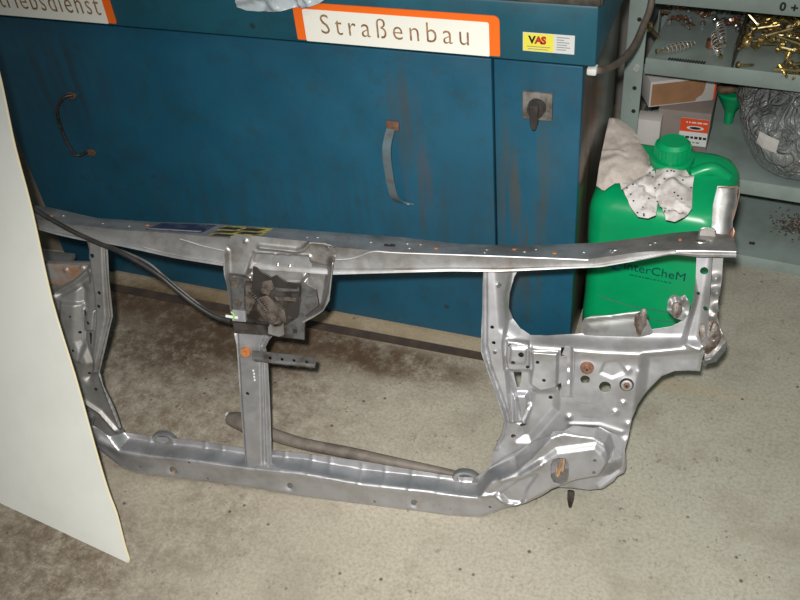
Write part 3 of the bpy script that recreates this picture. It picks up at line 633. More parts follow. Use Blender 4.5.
rid2 = d2([(0.3562,0.0547,-0.0000),(0.4005,0.1051,0.0000),(0.4542,0.1533,0.0000),(0.5157,0.1697,0.0000),(0.5294,0.1584,0.0000),(0.5386,0.1408,0.0000),(0.5276,0.1132,0.0000),(0.4891,0.1008,0.0000),(0.4504,0.0786,0.0000),(0.4145,0.0524,-0.0000),(0.3894,0.0392,0.0000),(0.3634,0.0457,0.0000)])
hl = []
for c, r in (([(-0.2486,0.0275,0.0000)][0], .0075), ([(0.2121,0.0177,0.0000)][0], .0062), ([(-0.0190,0.0226,0.0000)][0], .0058)): hl.append(circ(c, r, 12))
for c in [(-0.3149,0.0269,0.0000),(-0.1792,0.0192,0.0000),(0.1401,0.0122,0.0000),(0.2784,0.0143,0.0000),(0.3466,0.0285,0.0000),(-0.2114,0.0510,0.0000)]: hl.append(circ(c, .0026, 8))
ov = d2([(0.4463,0.1260,0.0000),(0.4491,0.1377,0.0000),(0.4587,0.1426,0.0000),(0.4702,0.1421,0.0000),(0.4757,0.1333,0.0000),(0.4769,0.1107,0.0000),(0.4743,0.0989,0.0000),(0.4647,0.0920,0.0000),(0.4529,0.0943,0.0000),(0.4474,0.1052,0.0000)]); hl.append(ov)
for c in [(0.5174,0.1439,0.0000),(0.5173,0.1214,0.0000)]: hl.append(circ(c, .003, 8))
fe = [('area', rid, .029, .012), ('area', rid2, .007, .012)]
fe.append(('bead', d2([(-0.3922,0.0757,-0.0010),(-0.3686,0.0657,-0.0010),(-0.3513,0.0550,-0.0010),(-0.2923,0.0514,-0.0010),(-0.2117,0.0525,-0.0010),(-0.1037,0.0489,-0.0010),(0.0019,0.0515,-0.0010),(0.1173,0.0435,-0.0010),(0.2405,0.0451,-0.0010),(0.3024,0.0431,-0.0010),(0.3286,0.0445,-0.0010),(0.3486,0.0748,-0.0010),(0.3902,0.1052,-0.0010),(0.4144,0.1311,-0.0010),(0.4439,0.1740,-0.0010)]), .0045, .010))
# notched ribs in the flange strip
for c in [(-0.3047,0.0651,-0.0280),(-0.2577,0.0641,-0.0280),(-0.1928,0.0652,-0.0280),(-0.1589,0.0650,-0.0280),(-0.0803,0.0616,-0.0280),(-0.0355,0.0628,-0.0280),(0.0162,0.0607,-0.0280),(0.0504,0.0606,-0.0280),(0.1103,0.0536,-0.0280),(0.1531,0.0547,-0.0280),(0.2026,0.0507,-0.0280),(0.2533,0.0509,-0.0280),(0.2945,0.0521,-0.0280)]:
    fe.append(('bead', [(c[0], c[1] + .014), (c[0] + .001, c[1] - .004)], .0011, .004))
fe.append(('bead', d2([(0.3233,0.0524,0.0000),(0.3562,0.0547,-0.0000),(0.3844,0.0366,0.0000),(0.4078,0.0496,-0.0000)]), .004, .004))
fe.append(('bead', d2([(0.3654,0.0892,0.0000),(0.3956,0.1007,0.0000),(0.4296,0.1278,0.0000)]), .006, .006))
fe.append(('area', d2([(0.3630,0.0595,0.0000),(0.3959,0.0930,0.0000),(0.4256,0.1063,0.0000),(0.4101,0.0773,-0.0000),(0.4012,0.0448,0.0000),(0.3772,0.0455,0.0000)]), -.006, .006))
for c, r in (([(-0.2486,0.0275,0.0000)][0], .011), ([(-0.0190,0.0226,0.0000)][0], .010), ([(0.2121,0.0177,0.0000)][0], .010)): fe.append(('dot', c, -.004, r))
bottom = d2(dn_)
fe.append(('bead', bottom, -.003, .0035))
sheet('lower_crossmember', outl, hl, fe, -.030, 'silver', sup, .0026)
# lower return lip so the beam is a box from the side
lip = np.array([(p[0], p[1] + .002, -.009) for p in dn_]); lip2 = lip.copy(); lip2[:, 2] = -.034; lip2[:, 1] += .013
l3 = lip.copy(); l3[:, 1] += .0015; l4 = lip2.copy(); l4[:, 1] += .0015
loft('lower_lip', [lip, lip2, l4, l3], 'silver_dirty', sup, True)
# dark inside behind the oval opening, with rust
bm = bmesh.new(); c = [(0.4629,0.1053,-0.0200)][0]
for k in range(9): add_cyl(bm, (c[0] + random.uniform(-.008, .010), c[1] + random.uniform(-.02, .02), -.030), (c[0] + random.uniform(-.006, .008), c[1] + random.uniform(-.02, .02), -.024), .004, .003, 7)
from_bm('rust_scale', bm, 'rustscale', sup)['kind'] = 'stuff'
for c in [(0.2175,0.0164,0.0000),(-0.2500,0.0231,0.0000)]: cyl('inner_rivet', (c[0] + .001, c[1] - .001, -.012), (c[0] + .001, c[1] - .001, -.004), .0035, 'rustscale', sup, None, 10)
# rubber mount cups behind the beam
for c, rx in (([(-0.2784,0.0750,-0.0350)][0], .022), ([(0.2986,0.0626,-0.0350)][0], .024)):
    bm = bmesh.new(); prof = [(.0, -.006), (rx * .45, -.006), (rx * .6, .002), (rx * .9, .003), (rx, .0), (rx, -.010)]
    n = 28; rings = [[bm.verts.new((c[0] + r * math.cos(i * 2 * math.pi / n), c[1] + r * .62 * math.sin(i * 2 * math.pi / n), -.030 + z_)) for i in range(n)] for r, z_ in prof[1:]]
    cv = bm.verts.new((c[0], c[1], -.036))
    for i in range(n): bm.faces.new((cv, rings[0][i], rings[0][(i + 1) % n]))
    for a, b in zip(rings, rings[1:]):
        for i in range(n): bm.faces.new((a[i], b[i], b[(i + 1) % n], a[(i + 1) % n]))
    from_bm('mount_cup', bm, 'flange', sup)
# drain pin under the beam
c = [(0.4817,0.0608,-0.0300),(0.4818,0.0291,-0.0300)]; tube('locating_pin', [tuple(c[0]), (c[0][0], (c[0][1] + c[1][1]) / 2, -.028), tuple(c[1])], [.006, .0055, .0025], 'steel_dark', sup, 4, 8)

# --- right side panel
H0 = -.033
out_r = d2([(0.3210,0.4637,-0.0270),(0.3204,0.4247,-0.0270),(0.3207,0.3815,-0.0270),(0.3202,0.3375,-0.0270),(0.3200,0.3106,-0.0270),(0.3255,0.2930,-0.0270),(0.3309,0.2790,-0.0270),(0.3455,0.2400,-0.0270),(0.3586,0.2002,-0.0270),(0.3625,0.1856,-0.0270),(0.3599,0.1625,-0.0270),(0.3488,0.1324,-0.0270),(0.3426,0.1063,-0.0270),(0.3418,0.0766,-0.0270),(0.3598,0.0589,-0.0270),(0.3940,0.0732,-0.0270),(0.4288,0.0657,-0.0270),(0.4630,0.0642,-0.0270),(0.4883,0.0655,-0.0270),(0.5136,0.0648,-0.0270),(0.5364,0.0736,-0.0270),(0.5519,0.0891,-0.0270),(0.5561,0.0993,-0.0270),(0.5671,0.1064,-0.0270),(0.5695,0.1181,-0.0270),(0.5653,0.1517,-0.0270),(0.5687,0.1708,-0.0270),(0.5722,0.2080,-0.0270),(0.5800,0.2307,-0.0270),(0.5967,0.2575,-0.0270),(0.6134,0.2805,-0.0270),(0.6325,0.2919,-0.0270),(0.6553,0.2950,-0.0270),(0.6720,0.2948,-0.0270),(0.6728,0.3174,-0.0270),(0.6752,0.3381,-0.0270),(0.6744,0.3752,-0.0270),(0.6722,0.4247,-0.0270),(0.6711,0.4635,-0.0270),(0.6695,0.4921,-0.0270),(0.6494,0.5036,-0.0270),(0.5020,0.4866,-0.0270),(0.3782,0.4740,-0.0270)])
win = d2([(0.3796,0.4543,-0.0370),(0.3721,0.4420,-0.0370),(0.3676,0.4332,-0.0370),(0.3615,0.4053,-0.0370),(0.3613,0.3810,-0.0370),(0.3686,0.3606,-0.0370),(0.3823,0.3458,-0.0370),(0.3991,0.3373,-0.0370),(0.4251,0.3373,-0.0370),(0.4796,0.3433,-0.0370),(0.5348,0.3479,-0.0370),(0.5809,0.3569,-0.0370),(0.6036,0.3622,-0.0370),(0.6215,0.3670,-0.0370),(0.6358,0.3767,-0.0370),(0.6464,0.3927,-0.0370),(0.6503,0.4146,-0.0370),(0.6495,0.4524,-0.0370),(0.6465,0.4973,-0.0370),(0.5325,0.4839,-0.0370)])
hl = [win]
for c, r in zip([(0.3378,0.3541,-0.0270),(0.3412,0.3268,-0.0270),(0.3678,0.3226,-0.0270),(0.3864,0.3075,-0.0270),(0.3981,0.2870,-0.0270),(0.3738,0.2920,-0.0270),(0.4141,0.2974,-0.0270),(0.4260,0.2661,-0.0270),(0.4377,0.2289,-0.0270),(0.3790,0.1531,-0.0270),(0.4924,0.2706,-0.0270),(0.5252,0.2602,-0.0270),(0.6606,0.4660,-0.0270),(0.6556,0.4284,-0.0270),(0.6682,0.4063,-0.0270),(0.5954,0.1589,-0.0270)], (.0032, .0032, .0032, .0052, .0032, .004, .0032, .0032, .0036, .0042, .0078, .0100, .0062, .003, .0035, .003)):
    hl.append(circ(c, r, 12))
hl.append(d2([(0.3740,0.2694,-0.0330),(0.3873,0.2707,-0.0330),(0.3878,0.2597,-0.0330),(0.3851,0.2420,-0.0330),(0.3809,0.2416,-0.0330),(0.3761,0.2586,-0.0330)])); hl.append(circ([(0.3945,0.1756,-0.0330)][0], .0055, 10, .003)); hl.append(d2([(0.4503,0.3257,-0.0330),(0.4567,0.3262,-0.0330),(0.4576,0.3095,-0.0330),(0.4512,0.3089,-0.0330)]))
hl.append(d2([(0.4474,0.2582,-0.0330),(0.4538,0.2606,-0.0330),(0.4561,0.2481,-0.0330),(0.4514,0.2440,-0.0330)]))
fe = [
 ('area', d2([(0.3244,0.4768,-0.0230),(0.3286,0.3219,-0.0230),(0.3362,0.2866,-0.0230),(0.3544,0.2390,-0.0230),(0.3692,0.1996,-0.0230),(0.3733,0.1812,-0.0230),(0.3901,0.1830,-0.0230),(0.3817,0.2269,-0.0230),(0.3614,0.2799,-0.0230),(0.3566,0.3243,-0.0230),(0.3602,0.3651,-0.0230),(0.3556,0.4029,-0.0230),(0.3611,0.4322,-0.0230),(0.3658,0.4794,-0.0230)]), .010, .006),
 ('bead', d2([(0.3202,0.4618,-0.0330),(0.3199,0.3793,-0.0330),(0.3209,0.3082,-0.0330),(0.3319,0.2765,-0.0330),(0.3597,0.1974,-0.0330),(0.3636,0.1827,-0.0330),(0.3610,0.1595,-0.0330),(0.3499,0.1293,-0.0330)]), .010, .004),
 ('area', d2([(0.3594,0.3560,-0.0330),(0.3829,0.3403,-0.0330),(0.4159,0.3325,-0.0330),(0.5122,0.3336,-0.0330),(0.5900,0.3386,-0.0330),(0.6706,0.3438,-0.0330),(0.6773,0.5193,-0.0330),(0.3448,0.5001,-0.0330)]), -.020, .028),
 ('bead', d2([(0.4082,0.3229,-0.0330),(0.4649,0.3243,-0.0330),(0.5129,0.3232,-0.0330),(0.5756,0.3252,-0.0330),(0.6666,0.3383,-0.0330)]), .007, .011),
 ('area', d2([(0.5838,0.3207,-0.0330),(0.6741,0.3390,-0.0330),(0.6812,0.2702,-0.0330),(0.6011,0.2081,-0.0330),(0.5798,0.1122,-0.0330)]), -.016, .022),
 ('area', d2([(0.4036,0.3154,-0.0330),(0.4459,0.3173,-0.0330),(0.4476,0.2545,-0.0330),(0.4217,0.2447,-0.0330),(0.4029,0.2557,-0.0330),(0.4065,0.2870,-0.0330)]), .008, .004),
 ('area', d2([(0.3619,0.3315,-0.0330),(0.3981,0.3292,-0.0330),(0.4005,0.3116,-0.0330),(0.4018,0.2811,-0.0330),(0.3654,0.2777,-0.0330),(0.3612,0.3027,-0.0330)]), .007, .004),
 ('area', d2([(0.3639,0.2721,-0.0330),(0.4020,0.2757,-0.0330),(0.4063,0.2154,-0.0330),(0.3927,0.1782,-0.0330),(0.3755,0.1840,-0.0330)]), -.009, .006),
 ('area', d2([(0.3771,0.2310,-0.0330),(0.3972,0.2330,-0.0330),(0.4050,0.2059,-0.0330),(0.3961,0.1786,-0.0330),(0.3789,0.1843,-0.0330)]), .008, .008),
 ('area', d2([(0.4086,0.2397,-0.0330),(0.4481,0.2436,-0.0330),(0.4482,0.2104,-0.0330),(0.4075,0.1494,-0.0330),(0.3871,0.1471,-0.0330),(0.3961,0.1767,-0.0330)]), -.008, .016),
 ('area', d2([(0.5221,0.3046,-0.0330),(0.5423,0.3100,-0.0330),(0.5564,0.2901,-0.0330),(0.5351,0.2774,-0.0330),(0.5155,0.2845,-0.0330)]), -.0022, .006),
 ('bead', d2([(0.4727,0.1869,-0.0330),(0.5218,0.1904,-0.0330),(0.5582,0.1813,-0.0330)]), .0018, .004),
 ('bead', d2([(0.5642,0.1671,-0.0330),(0.5636,0.1102,-0.0330),(0.5297,0.0731,-0.0330)]), .004, .006),
 ('bead', d2([(0.5835,0.2282,-0.0330),(0.6187,0.2765,-0.0330),(0.6715,0.2903,-0.0330)]), -.004, .005),
 ('area', d2([(0.6289,0.5085,-0.0330),(0.6781,0.5114,-0.0330),(0.6858,0.3570,-0.0330),(0.6670,0.3349,-0.0330),(0.6417,0.3447,-0.0330),(0.6493,0.3910,-0.0330),(0.6538,0.4212,-0.0330)]), .010, .010),
]
for c in [(0.5593,0.2939,-0.0330),(0.5783,0.2921,-0.0330),(0.4703,0.1997,-0.0330),(0.5443,0.2168,-0.0330),(0.5559,0.2344,-0.0330),(0.5667,0.1971,-0.0330),(0.5437,0.1116,-0.0330),(0.5448,0.1423,-0.0330)]: fe.append(('dot', c, .003, .005))
for c, r in zip([(0.4942,0.2914,-0.0330),(0.5591,0.2672,-0.0330)], (.013, .014)): fe.append(('dot', c, .003, r))
sheet('side_panel', out_r, hl, fe, H0, 'silver', sup, .0024)
def bolt(px, w_, rw, rb_, mw, mb, label):
    c = UVP[px]; e = cyl('bolt', (c[0], c[1], w_ - .002), (c[0], c[1], w_ + .003), rw, mw, sup, rw * .92, 20); e['label'] = label
    cyl('bolt_head', (c[0], c[1], w_ + .002), (c[0], c[1], w_ + .009), rb_, mb, e, rb_ * .85, 6)
    cyl('bolt_recess', (c[0], c[1], w_ + .006), (c[0], c[1], w_ + .0095), rb_ * .4, 'hole', e, None, 8)
UVP = {'a': [(0.4942,0.2927,-0.0300)][0], 'b': [(0.5590,0.2685,-0.0300)][0], 'c': [(-0.0883,0.2805,-0.0000)][0], 'd': [(0.3461,0.4270,-0.0100)][0], 'e': [(0.3438,0.3108,-0.0100)][0]}
bolt('a', -.031, .0115, .0055, 'rustbrown', 'rustbrown', 'rust brown bolt with washer')
bolt('b', -.034, .0125, .0055, 'steel_dark', 'rustbrown', 'brown bolt in a dark washer')
for k in 'de':
    c = UVP[k]; cyl('rivet', (c[0], c[1], -.026), (c[0], c[1], -.0195), .0042, 'zinc', sup, .003, 12)
# small bracket and raised strip welded on the panel
br = d2([(0.3668,0.3246,-0.0200),(0.3978,0.3255,-0.0200),(0.3988,0.3026,-0.0200),(0.3960,0.2916,-0.0200),(0.3664,0.2907,-0.0200)])
sheet('small_bracket', br, [circ([(0.3870,0.3104,-0.0200)][0], .0048, 10), circ([(0.3745,0.2950,-0.0200)][0], .0036, 10)], [('bead', br + br[:1], -.003, .003)], -.020, 'silver', sup, .003)
sp = d2([(0.4570,0.3316,-0.0220),(0.4714,0.3311,-0.0220),(0.4743,0.3085,-0.0220),(0.4748,0.2441,-0.0220),(0.4538,0.2420,-0.0220),(0.4532,0.2529,-0.0220),(0.4641,0.2612,-0.0220),(0.4611,0.3144,-0.0220),(0.4530,0.3172,-0.0220)])
sheet('folded_strip', sp, [], [('bead', d2([(0.4714,0.3311,-0.0220),(0.4748,0.2441,-0.0220)]), .004, .003), ('dot', [(0.4656,0.2944,-0.0200)][0], -.003, .004), ('dot', [(0.4668,0.2731,-0.0200)][0], -.003, .004)], -.020, 'silver', sup, .003)
# stamped marks
for c, wd in zip([(0.4886,0.2253,-0.0300),(0.4885,0.2013,-0.0300),(0.4793,0.1891,-0.0300)], (.020, .034, .010)):
    word_bars('stamp', wd, .0035 if wd == .020 else .0012, 4, 'inkgrey', Matrix.Translation((c[0], c[1], -.0305)), sup)
# torn outer strip with sealant
st_o = d2([(0.6706,0.4931,-0.0400),(0.6853,0.4924,-0.0400),(0.6879,0.4540,-0.0400),(0.6856,0.4211,-0.0400),(0.6867,0.3964,-0.0400),(0.6935,0.3751,-0.0400),(0.7027,0.3590,-0.0400),(0.7031,0.3420,-0.0400),(0.6944,0.3241,-0.0400),(0.6816,0.3161,-0.0400),(0.6756,0.3155,-0.0400),(0.6750,0.3362,-0.0400),(0.6745,0.3702,-0.0400),(0.6738,0.4203,-0.0400)])
rs = np.random.RandomState(5)
sheet('torn_outer_strip', st_o, [], [('dot', (np.array(st_o[i % len(st_o)]) * .5 + np.array(st_o[(i * 5 + 3) % len(st_o)]) * .5), rs.uniform(.002, .006), .006) for i in range(20)], -.040, 'silver_dirty', sup, .003)
def lump(name, c, rx, ry, rz, mt, parent, seed, amp=.35, sub=3):
    bm = bmesh.new(); bmesh.ops.create_icosphere(bm, subdivisions=sub, radius=1); r_ = random.Random(seed)
    dirs = [Vector((r_.gauss(0, 1), r_.gauss(0, 1), r_.gauss(0, 1))).normalized() for _ in range(26)]; hs = [r_.uniform(-amp, amp) for _ in dirs]
    for v_ in bm.verts:
        d_ = v_.co.normalized(); k = 1 + sum(h_ * max(0, (d_.dot(q) - .75) / .25) for q, h_ in zip(dirs, hs))
        v_.co = Vector((c[0] + d_.x * k * rx, c[1] + d_.y * k * ry, c[2] + d_.z * k * rz))
    return from_bm(name, bm, mt, parent)
c = [(0.6814,0.3588,-0.0360)][0]; lump('torn_sealant', c, .014, .030, .006, 'torn', sup, 2)
c = [(0.6935,0.3292,-0.0360)][0]; o = prism('bent_white_edge', d2([(0.6716,0.3194,-0.0340),(0.6861,0.3259,-0.0340),(0.6987,0.3492,-0.0340),(0.7052,0.3582,-0.0340),(0.7041,0.3412,-0.0340),(0.6927,0.3213,-0.0340),(0.6737,0.3145,-0.0340)]), -.036, -.031, 'zinc', sup)
tp_ = d2([(0.6116,0.4140,-0.0450),(0.6184,0.4228,-0.0450),(0.6292,0.4203,-0.0450),(0.6364,0.4241,-0.0450),(0.6451,0.4114,-0.0450),(0.6453,0.3947,-0.0450),(0.6375,0.3806,-0.0450),(0.6234,0.3846,-0.0450),(0.6116,0.3972,-0.0450)])
rs = np.random.RandomState(9)
o = sheet('torn_flange', tp_, [], [('dot', np.array(tp_).mean(0) + rs.uniform(-.016, .016, 2), rs.uniform(-.003, .004), .004) for i in range(22)], -.046, 'flange', sup, .003)
c = [(0.6252,0.3982,-0.0450)][0]; lump('torn_sealant', c, .008, .013, .004, 'torn', sup, 3)
c = [(0.5725,0.3674,-0.0480)][0]; lump('torn_sealant', c, .010, .020, .004, 'torn', sup, 4)
# grey splash shield piece behind the opening
sh = d2([(0.4811,0.3345,-0.0550),(0.4794,0.3626,-0.0550),(0.4852,0.3718,-0.0550),(0.4962,0.3761,-0.0550),(0.5277,0.3803,-0.0550),(0.5554,0.3876,-0.0550),(0.5708,0.3905,-0.0550),(0.5846,0.3744,-0.0550),(0.5959,0.3511,-0.0550),(0.5750,0.3389,-0.0550)])
sheet('splash_shield', sh, [], [('area', sh, .010, .04), ('bead', d2([(0.4852,0.3718,-0.0550),(0.5277,0.3803,-0.0550),(0.5710,0.3888,-0.0550)]), .004, .005)], -.058, 'flange', sup, .004)
# bent bracket at the far right end
hb = [(0.6705,0.5104,-0.0750),(0.6654,0.5310,-0.0750),(0.6650,0.5628,-0.0750),(0.6708,0.5913,-0.0750),(0.7011,0.5926,-0.0750),(0.7020,0.5724,-0.0750),(0.6971,0.5375,-0.0750),(0.6974,0.5087,-0.0750)]
b1 = d2([(0.6720,0.5054,-0.0700),(0.6662,0.5324,-0.0700),(0.6659,0.5640,-0.0700),(0.6702,0.5923,-0.0700),(0.6788,0.5927,-0.0700),(0.6861,0.5923,-0.0700),(0.6949,0.5919,-0.0700),(0.7006,0.5921,-0.0700),(0.7016,0.5705,-0.0700),(0.6975,0.5420,-0.0700),(0.6985,0.5070,-0.0700)])
o = sheet('bent_end_bracket', b1, [], [('area', b1, .004, .02), ('grad', b1[3], b1[0], .022), ('bead', d2([(0.7006,0.5921,-0.0700),(0.7016,0.5705,-0.0700),(0.6975,0.5420,-0.0700),(0.6985,0.5070,-0.0700)]), -.010, .008)], -.078, 'flange', sup, .004)
tube('rusty_edge', [tuple(p) for p in [(0.6707,0.5907,-0.0740),(0.6852,0.5913,-0.0740),(0.7012,0.5913,-0.0740),(0.7011,0.5664,-0.0740),(0.6970,0.5378,-0.0740)]], .0011, 'rustbrown', sup, 4, 6)
c = [(0.6988,0.5209,-0.0600)][0]; lump('rust_patch', c, .005, .016, .008, 'rustbrown', sup, 8, .3, 2)

# --- left side panel
out_l = d2([(-0.3889,0.4626,-0.0290),(-0.3443,0.4615,-0.0290),(-0.3473,0.4208,-0.0290),(-0.3494,0.3870,-0.0290),(-0.3501,0.3490,-0.0290),(-0.3508,0.3181,-0.0290),(-0.3612,0.2900,-0.0290),(-0.3720,0.2595,-0.0290),(-0.3829,0.2285,-0.0290),(-0.3912,0.2035,-0.0290),(-0.3870,0.1793,-0.0290),(-0.3796,0.1553,-0.0290),(-0.3706,0.1270,-0.0290),(-0.3620,0.0943,-0.0290),(-0.3571,0.0650,-0.0290),(-0.3889,0.0614,-0.0290),(-0.4253,0.0745,-0.0290),(-0.4477,0.0978,-0.0290),(-0.4820,0.1260,-0.0290),(-0.5147,0.1502,-0.0290),(-0.5651,0.1705,-0.0290),(-0.6037,0.1983,-0.0290),(-0.6129,0.2695,-0.0290),(-0.6030,0.3501,-0.0290),(-0.5807,0.3945,-0.0290),(-0.5066,0.4069,-0.0290),(-0.4652,0.4133,-0.0290),(-0.3891,0.4163,-0.0290),(-0.3859,0.4406,-0.0290)])
hl = []
for c, r in zip([(-0.3756,0.4323,-0.0280),(-0.3706,0.3631,-0.0280),(-0.3749,0.3369,-0.0280),(-0.4366,0.3118,-0.0280),(-0.4247,0.2793,-0.0280),(-0.4093,0.3188,-0.0280),(-0.4398,0.2440,-0.0280),(-0.4219,0.1929,-0.0280),(-0.4079,0.1643,-0.0280),(-0.4036,0.3007,-0.0280)], (.0042, .0036, .0036, .0026, .003, .005, .003, .003, .0042, .0036)): hl.append(circ(c, r, 10))
hl.append(d2([(-0.4071,0.2808,-0.0330),(-0.4012,0.2793,-0.0330),(-0.4051,0.2570,-0.0330),(-0.4084,0.2548,-0.0330)]))
fe = [
 ('area', d2([(-0.3808,0.4674,-0.0330),(-0.3514,0.4691,-0.0330),(-0.3556,0.4190,-0.0330),(-0.3605,0.3468,-0.0330),(-0.3623,0.3158,-0.0330),(-0.3783,0.2673,-0.0330),(-0.4010,0.2008,-0.0330),(-0.4115,0.1998,-0.0330),(-0.3948,0.2659,-0.0330),(-0.3846,0.3140,-0.0330),(-0.3822,0.3644,-0.0330),(-0.3834,0.4173,-0.0330)]), .010, .006),
 ('bead', d2([(-0.3467,0.4602,-0.0330),(-0.3497,0.4194,-0.0330),(-0.3525,0.3474,-0.0330),(-0.3532,0.3165,-0.0330),(-0.3755,0.2576,-0.0330),(-0.3937,0.2015,-0.0330),(-0.3821,0.1532,-0.0330),(-0.3645,0.0920,-0.0330)]), .009, .004),
 ('area', d2([(-0.4546,0.3360,-0.0330),(-0.4141,0.3351,-0.0330),(-0.4209,0.2537,-0.0330),(-0.4339,0.2182,-0.0330),(-0.4605,0.2361,-0.0330),(-0.4682,0.2698,-0.0330)]), .009, .006),
 ('area', d2([(-0.4137,0.3235,-0.0330),(-0.3872,0.3255,-0.0330),(-0.3963,0.2856,-0.0330),(-0.4169,0.2839,-0.0330)]), .006, .004),
 ('bead', d2([(-0.4105,0.3624,-0.0330),(-0.4237,0.2635,-0.0330),(-0.4096,0.2143,-0.0330),(-0.4215,0.1866,-0.0330)]), -.009, .008),
 ('area', d2([(-0.5089,0.4093,-0.0330),(-0.3874,0.4170,-0.0330),(-0.3963,0.3787,-0.0330),(-0.4570,0.3475,-0.0330),(-0.5193,0.3430,-0.0330)]), -.012, .012),
 ('bead', d2([(-0.4777,0.3460,-0.0330),(-0.4292,0.3726,-0.0330),(-0.3933,0.4016,-0.0330)]), .010, .006),
 ('bead', d2([(-0.4403,0.1389,-0.0330),(-0.4053,0.1173,-0.0330),(-0.3761,0.0822,-0.0330)]), .006, .004),
]
o = sheet('side_panel', out_l, hl, fe, H0, 'silver_dirty', sup, .0026)
# rusty top of the left wing
rl_ = d2([(-0.4929,0.4048,-0.0450),(-0.3956,0.4072,-0.0450),(-0.3954,0.3939,-0.0450),(-0.4156,0.3773,-0.0450),(-0.4623,0.3625,-0.0450),(-0.4908,0.3644,-0.0450)])
sheet('rusty_top_flange', rl_, [], [('area', rl_, .006, .012), ('dot', [(-0.4423,0.3962,-0.0400)][0], .004, .004), ('dot', [(-0.4091,0.4041,-0.0400)][0], .004, .004)], -.046, 'silver_rust', sup, .004)

# --- centre pillar
pl = d2([(-0.1114,0.3270,-0.0100),(-0.1108,0.3084,-0.0100),(-0.1084,0.2897,-0.0100),(-0.1079,0.2420,-0.0100),(-0.1081,0.1835,-0.0100),(-0.1076,0.1032,-0.0100),(-0.1063,0.0497,-0.0100),(-0.0565,0.0537,-0.0100),(-0.0545,0.1092,-0.0100),(-0.0529,0.1891,-0.0100),(-0.0520,0.2568,-0.0100),(-0.0528,0.2907,-0.0100),(-0.0446,0.3064,-0.0100),(-0.0329,0.3204,-0.0100),(-0.0320,0.3389,-0.0100)])
hl = [circ([(-0.0919,0.1989,-0.0100)][0], .0035, 8)]
fe = [('area', d2([(-0.1033,0.3369,-0.0100),(-0.1042,0.1839,-0.0100),(-0.1038,0.0417,-0.0100),(-0.0725,0.0455,-0.0100),(-0.0661,0.1877,-0.0100),(-0.0618,0.2937,-0.0100),(-0.0555,0.3074,-0.0100),(-0.0463,0.3414,-0.0100)]), .007, .004),
      ('bead', d2([(-0.0387,0.3143,-0.0100),(-0.0556,0.2905,-0.0100),(-0.0586,0.1885,-0.0100),(-0.0614,0.0531,-0.0100)]), .010, .0035),
      ('bead', d2([(-0.1108,0.3084,-0.0100),(-0.1081,0.1835,-0.0100),(-0.1072,0.0496,-0.0100)]), .003, .003)]
sheet('centre_pillar', pl, hl, fe, -.014, 'silver', sup, .0024)
c = UVP['c']; o = cyl('orange_bolt', (c[0], c[1], -.008), (c[0], c[1], -.001), .0098, 'rust', sup, .0085, 20); cyl('bolt_centre', (c[0], c[1], -.002), (c[0], c[1], .0015), .0045, 'rust', o, .004, 6)
pd = d2([(-0.1007,0.2888,0.0000),(-0.0747,0.2910,-0.0000),(-0.0760,0.2702,0.0000),(-0.1021,0.2679,0.0000)]); prism('tape_patch', pd, -.0075, -.006, 'silver_dirty', sup)
stp = d2([(-0.0751,0.2854,0.0000),(-0.0658,0.2862,0.0000),(0.0409,0.2835,0.0000),(0.0384,0.2646,0.0000),(-0.0688,0.2671,0.0000),(-0.0760,0.2702,0.0000)]); hh = [circ(c, .0032, 8) for c in [(-0.0426,0.2751,0.0000),(-0.0208,0.2746,0.0000),(0.0009,0.2743,0.0000),(0.0235,0.2739,0.0000)]]
sheet('perforated_strap', stp, hh, [('bead', d2([(-0.0761,0.2683,0.0000),(0.0384,0.2656,0.0000)]), .003, .003)], .0, 'steel_mid', sup, .004)
bm = bmesh.new()
for x_, y_ in ((0, 0), (.001, -.006), (.001, -.012), (.0015, -.018)): c = [(-0.0775,0.2454,0.0000)][0]; add_box(bm, (c[0] + x_, c[1] + y_ , -.0062), (.003, .0035, .0006))
from_bm('paint_marks', bm, 'paper', sup, False)['kind'] = 'stuff'

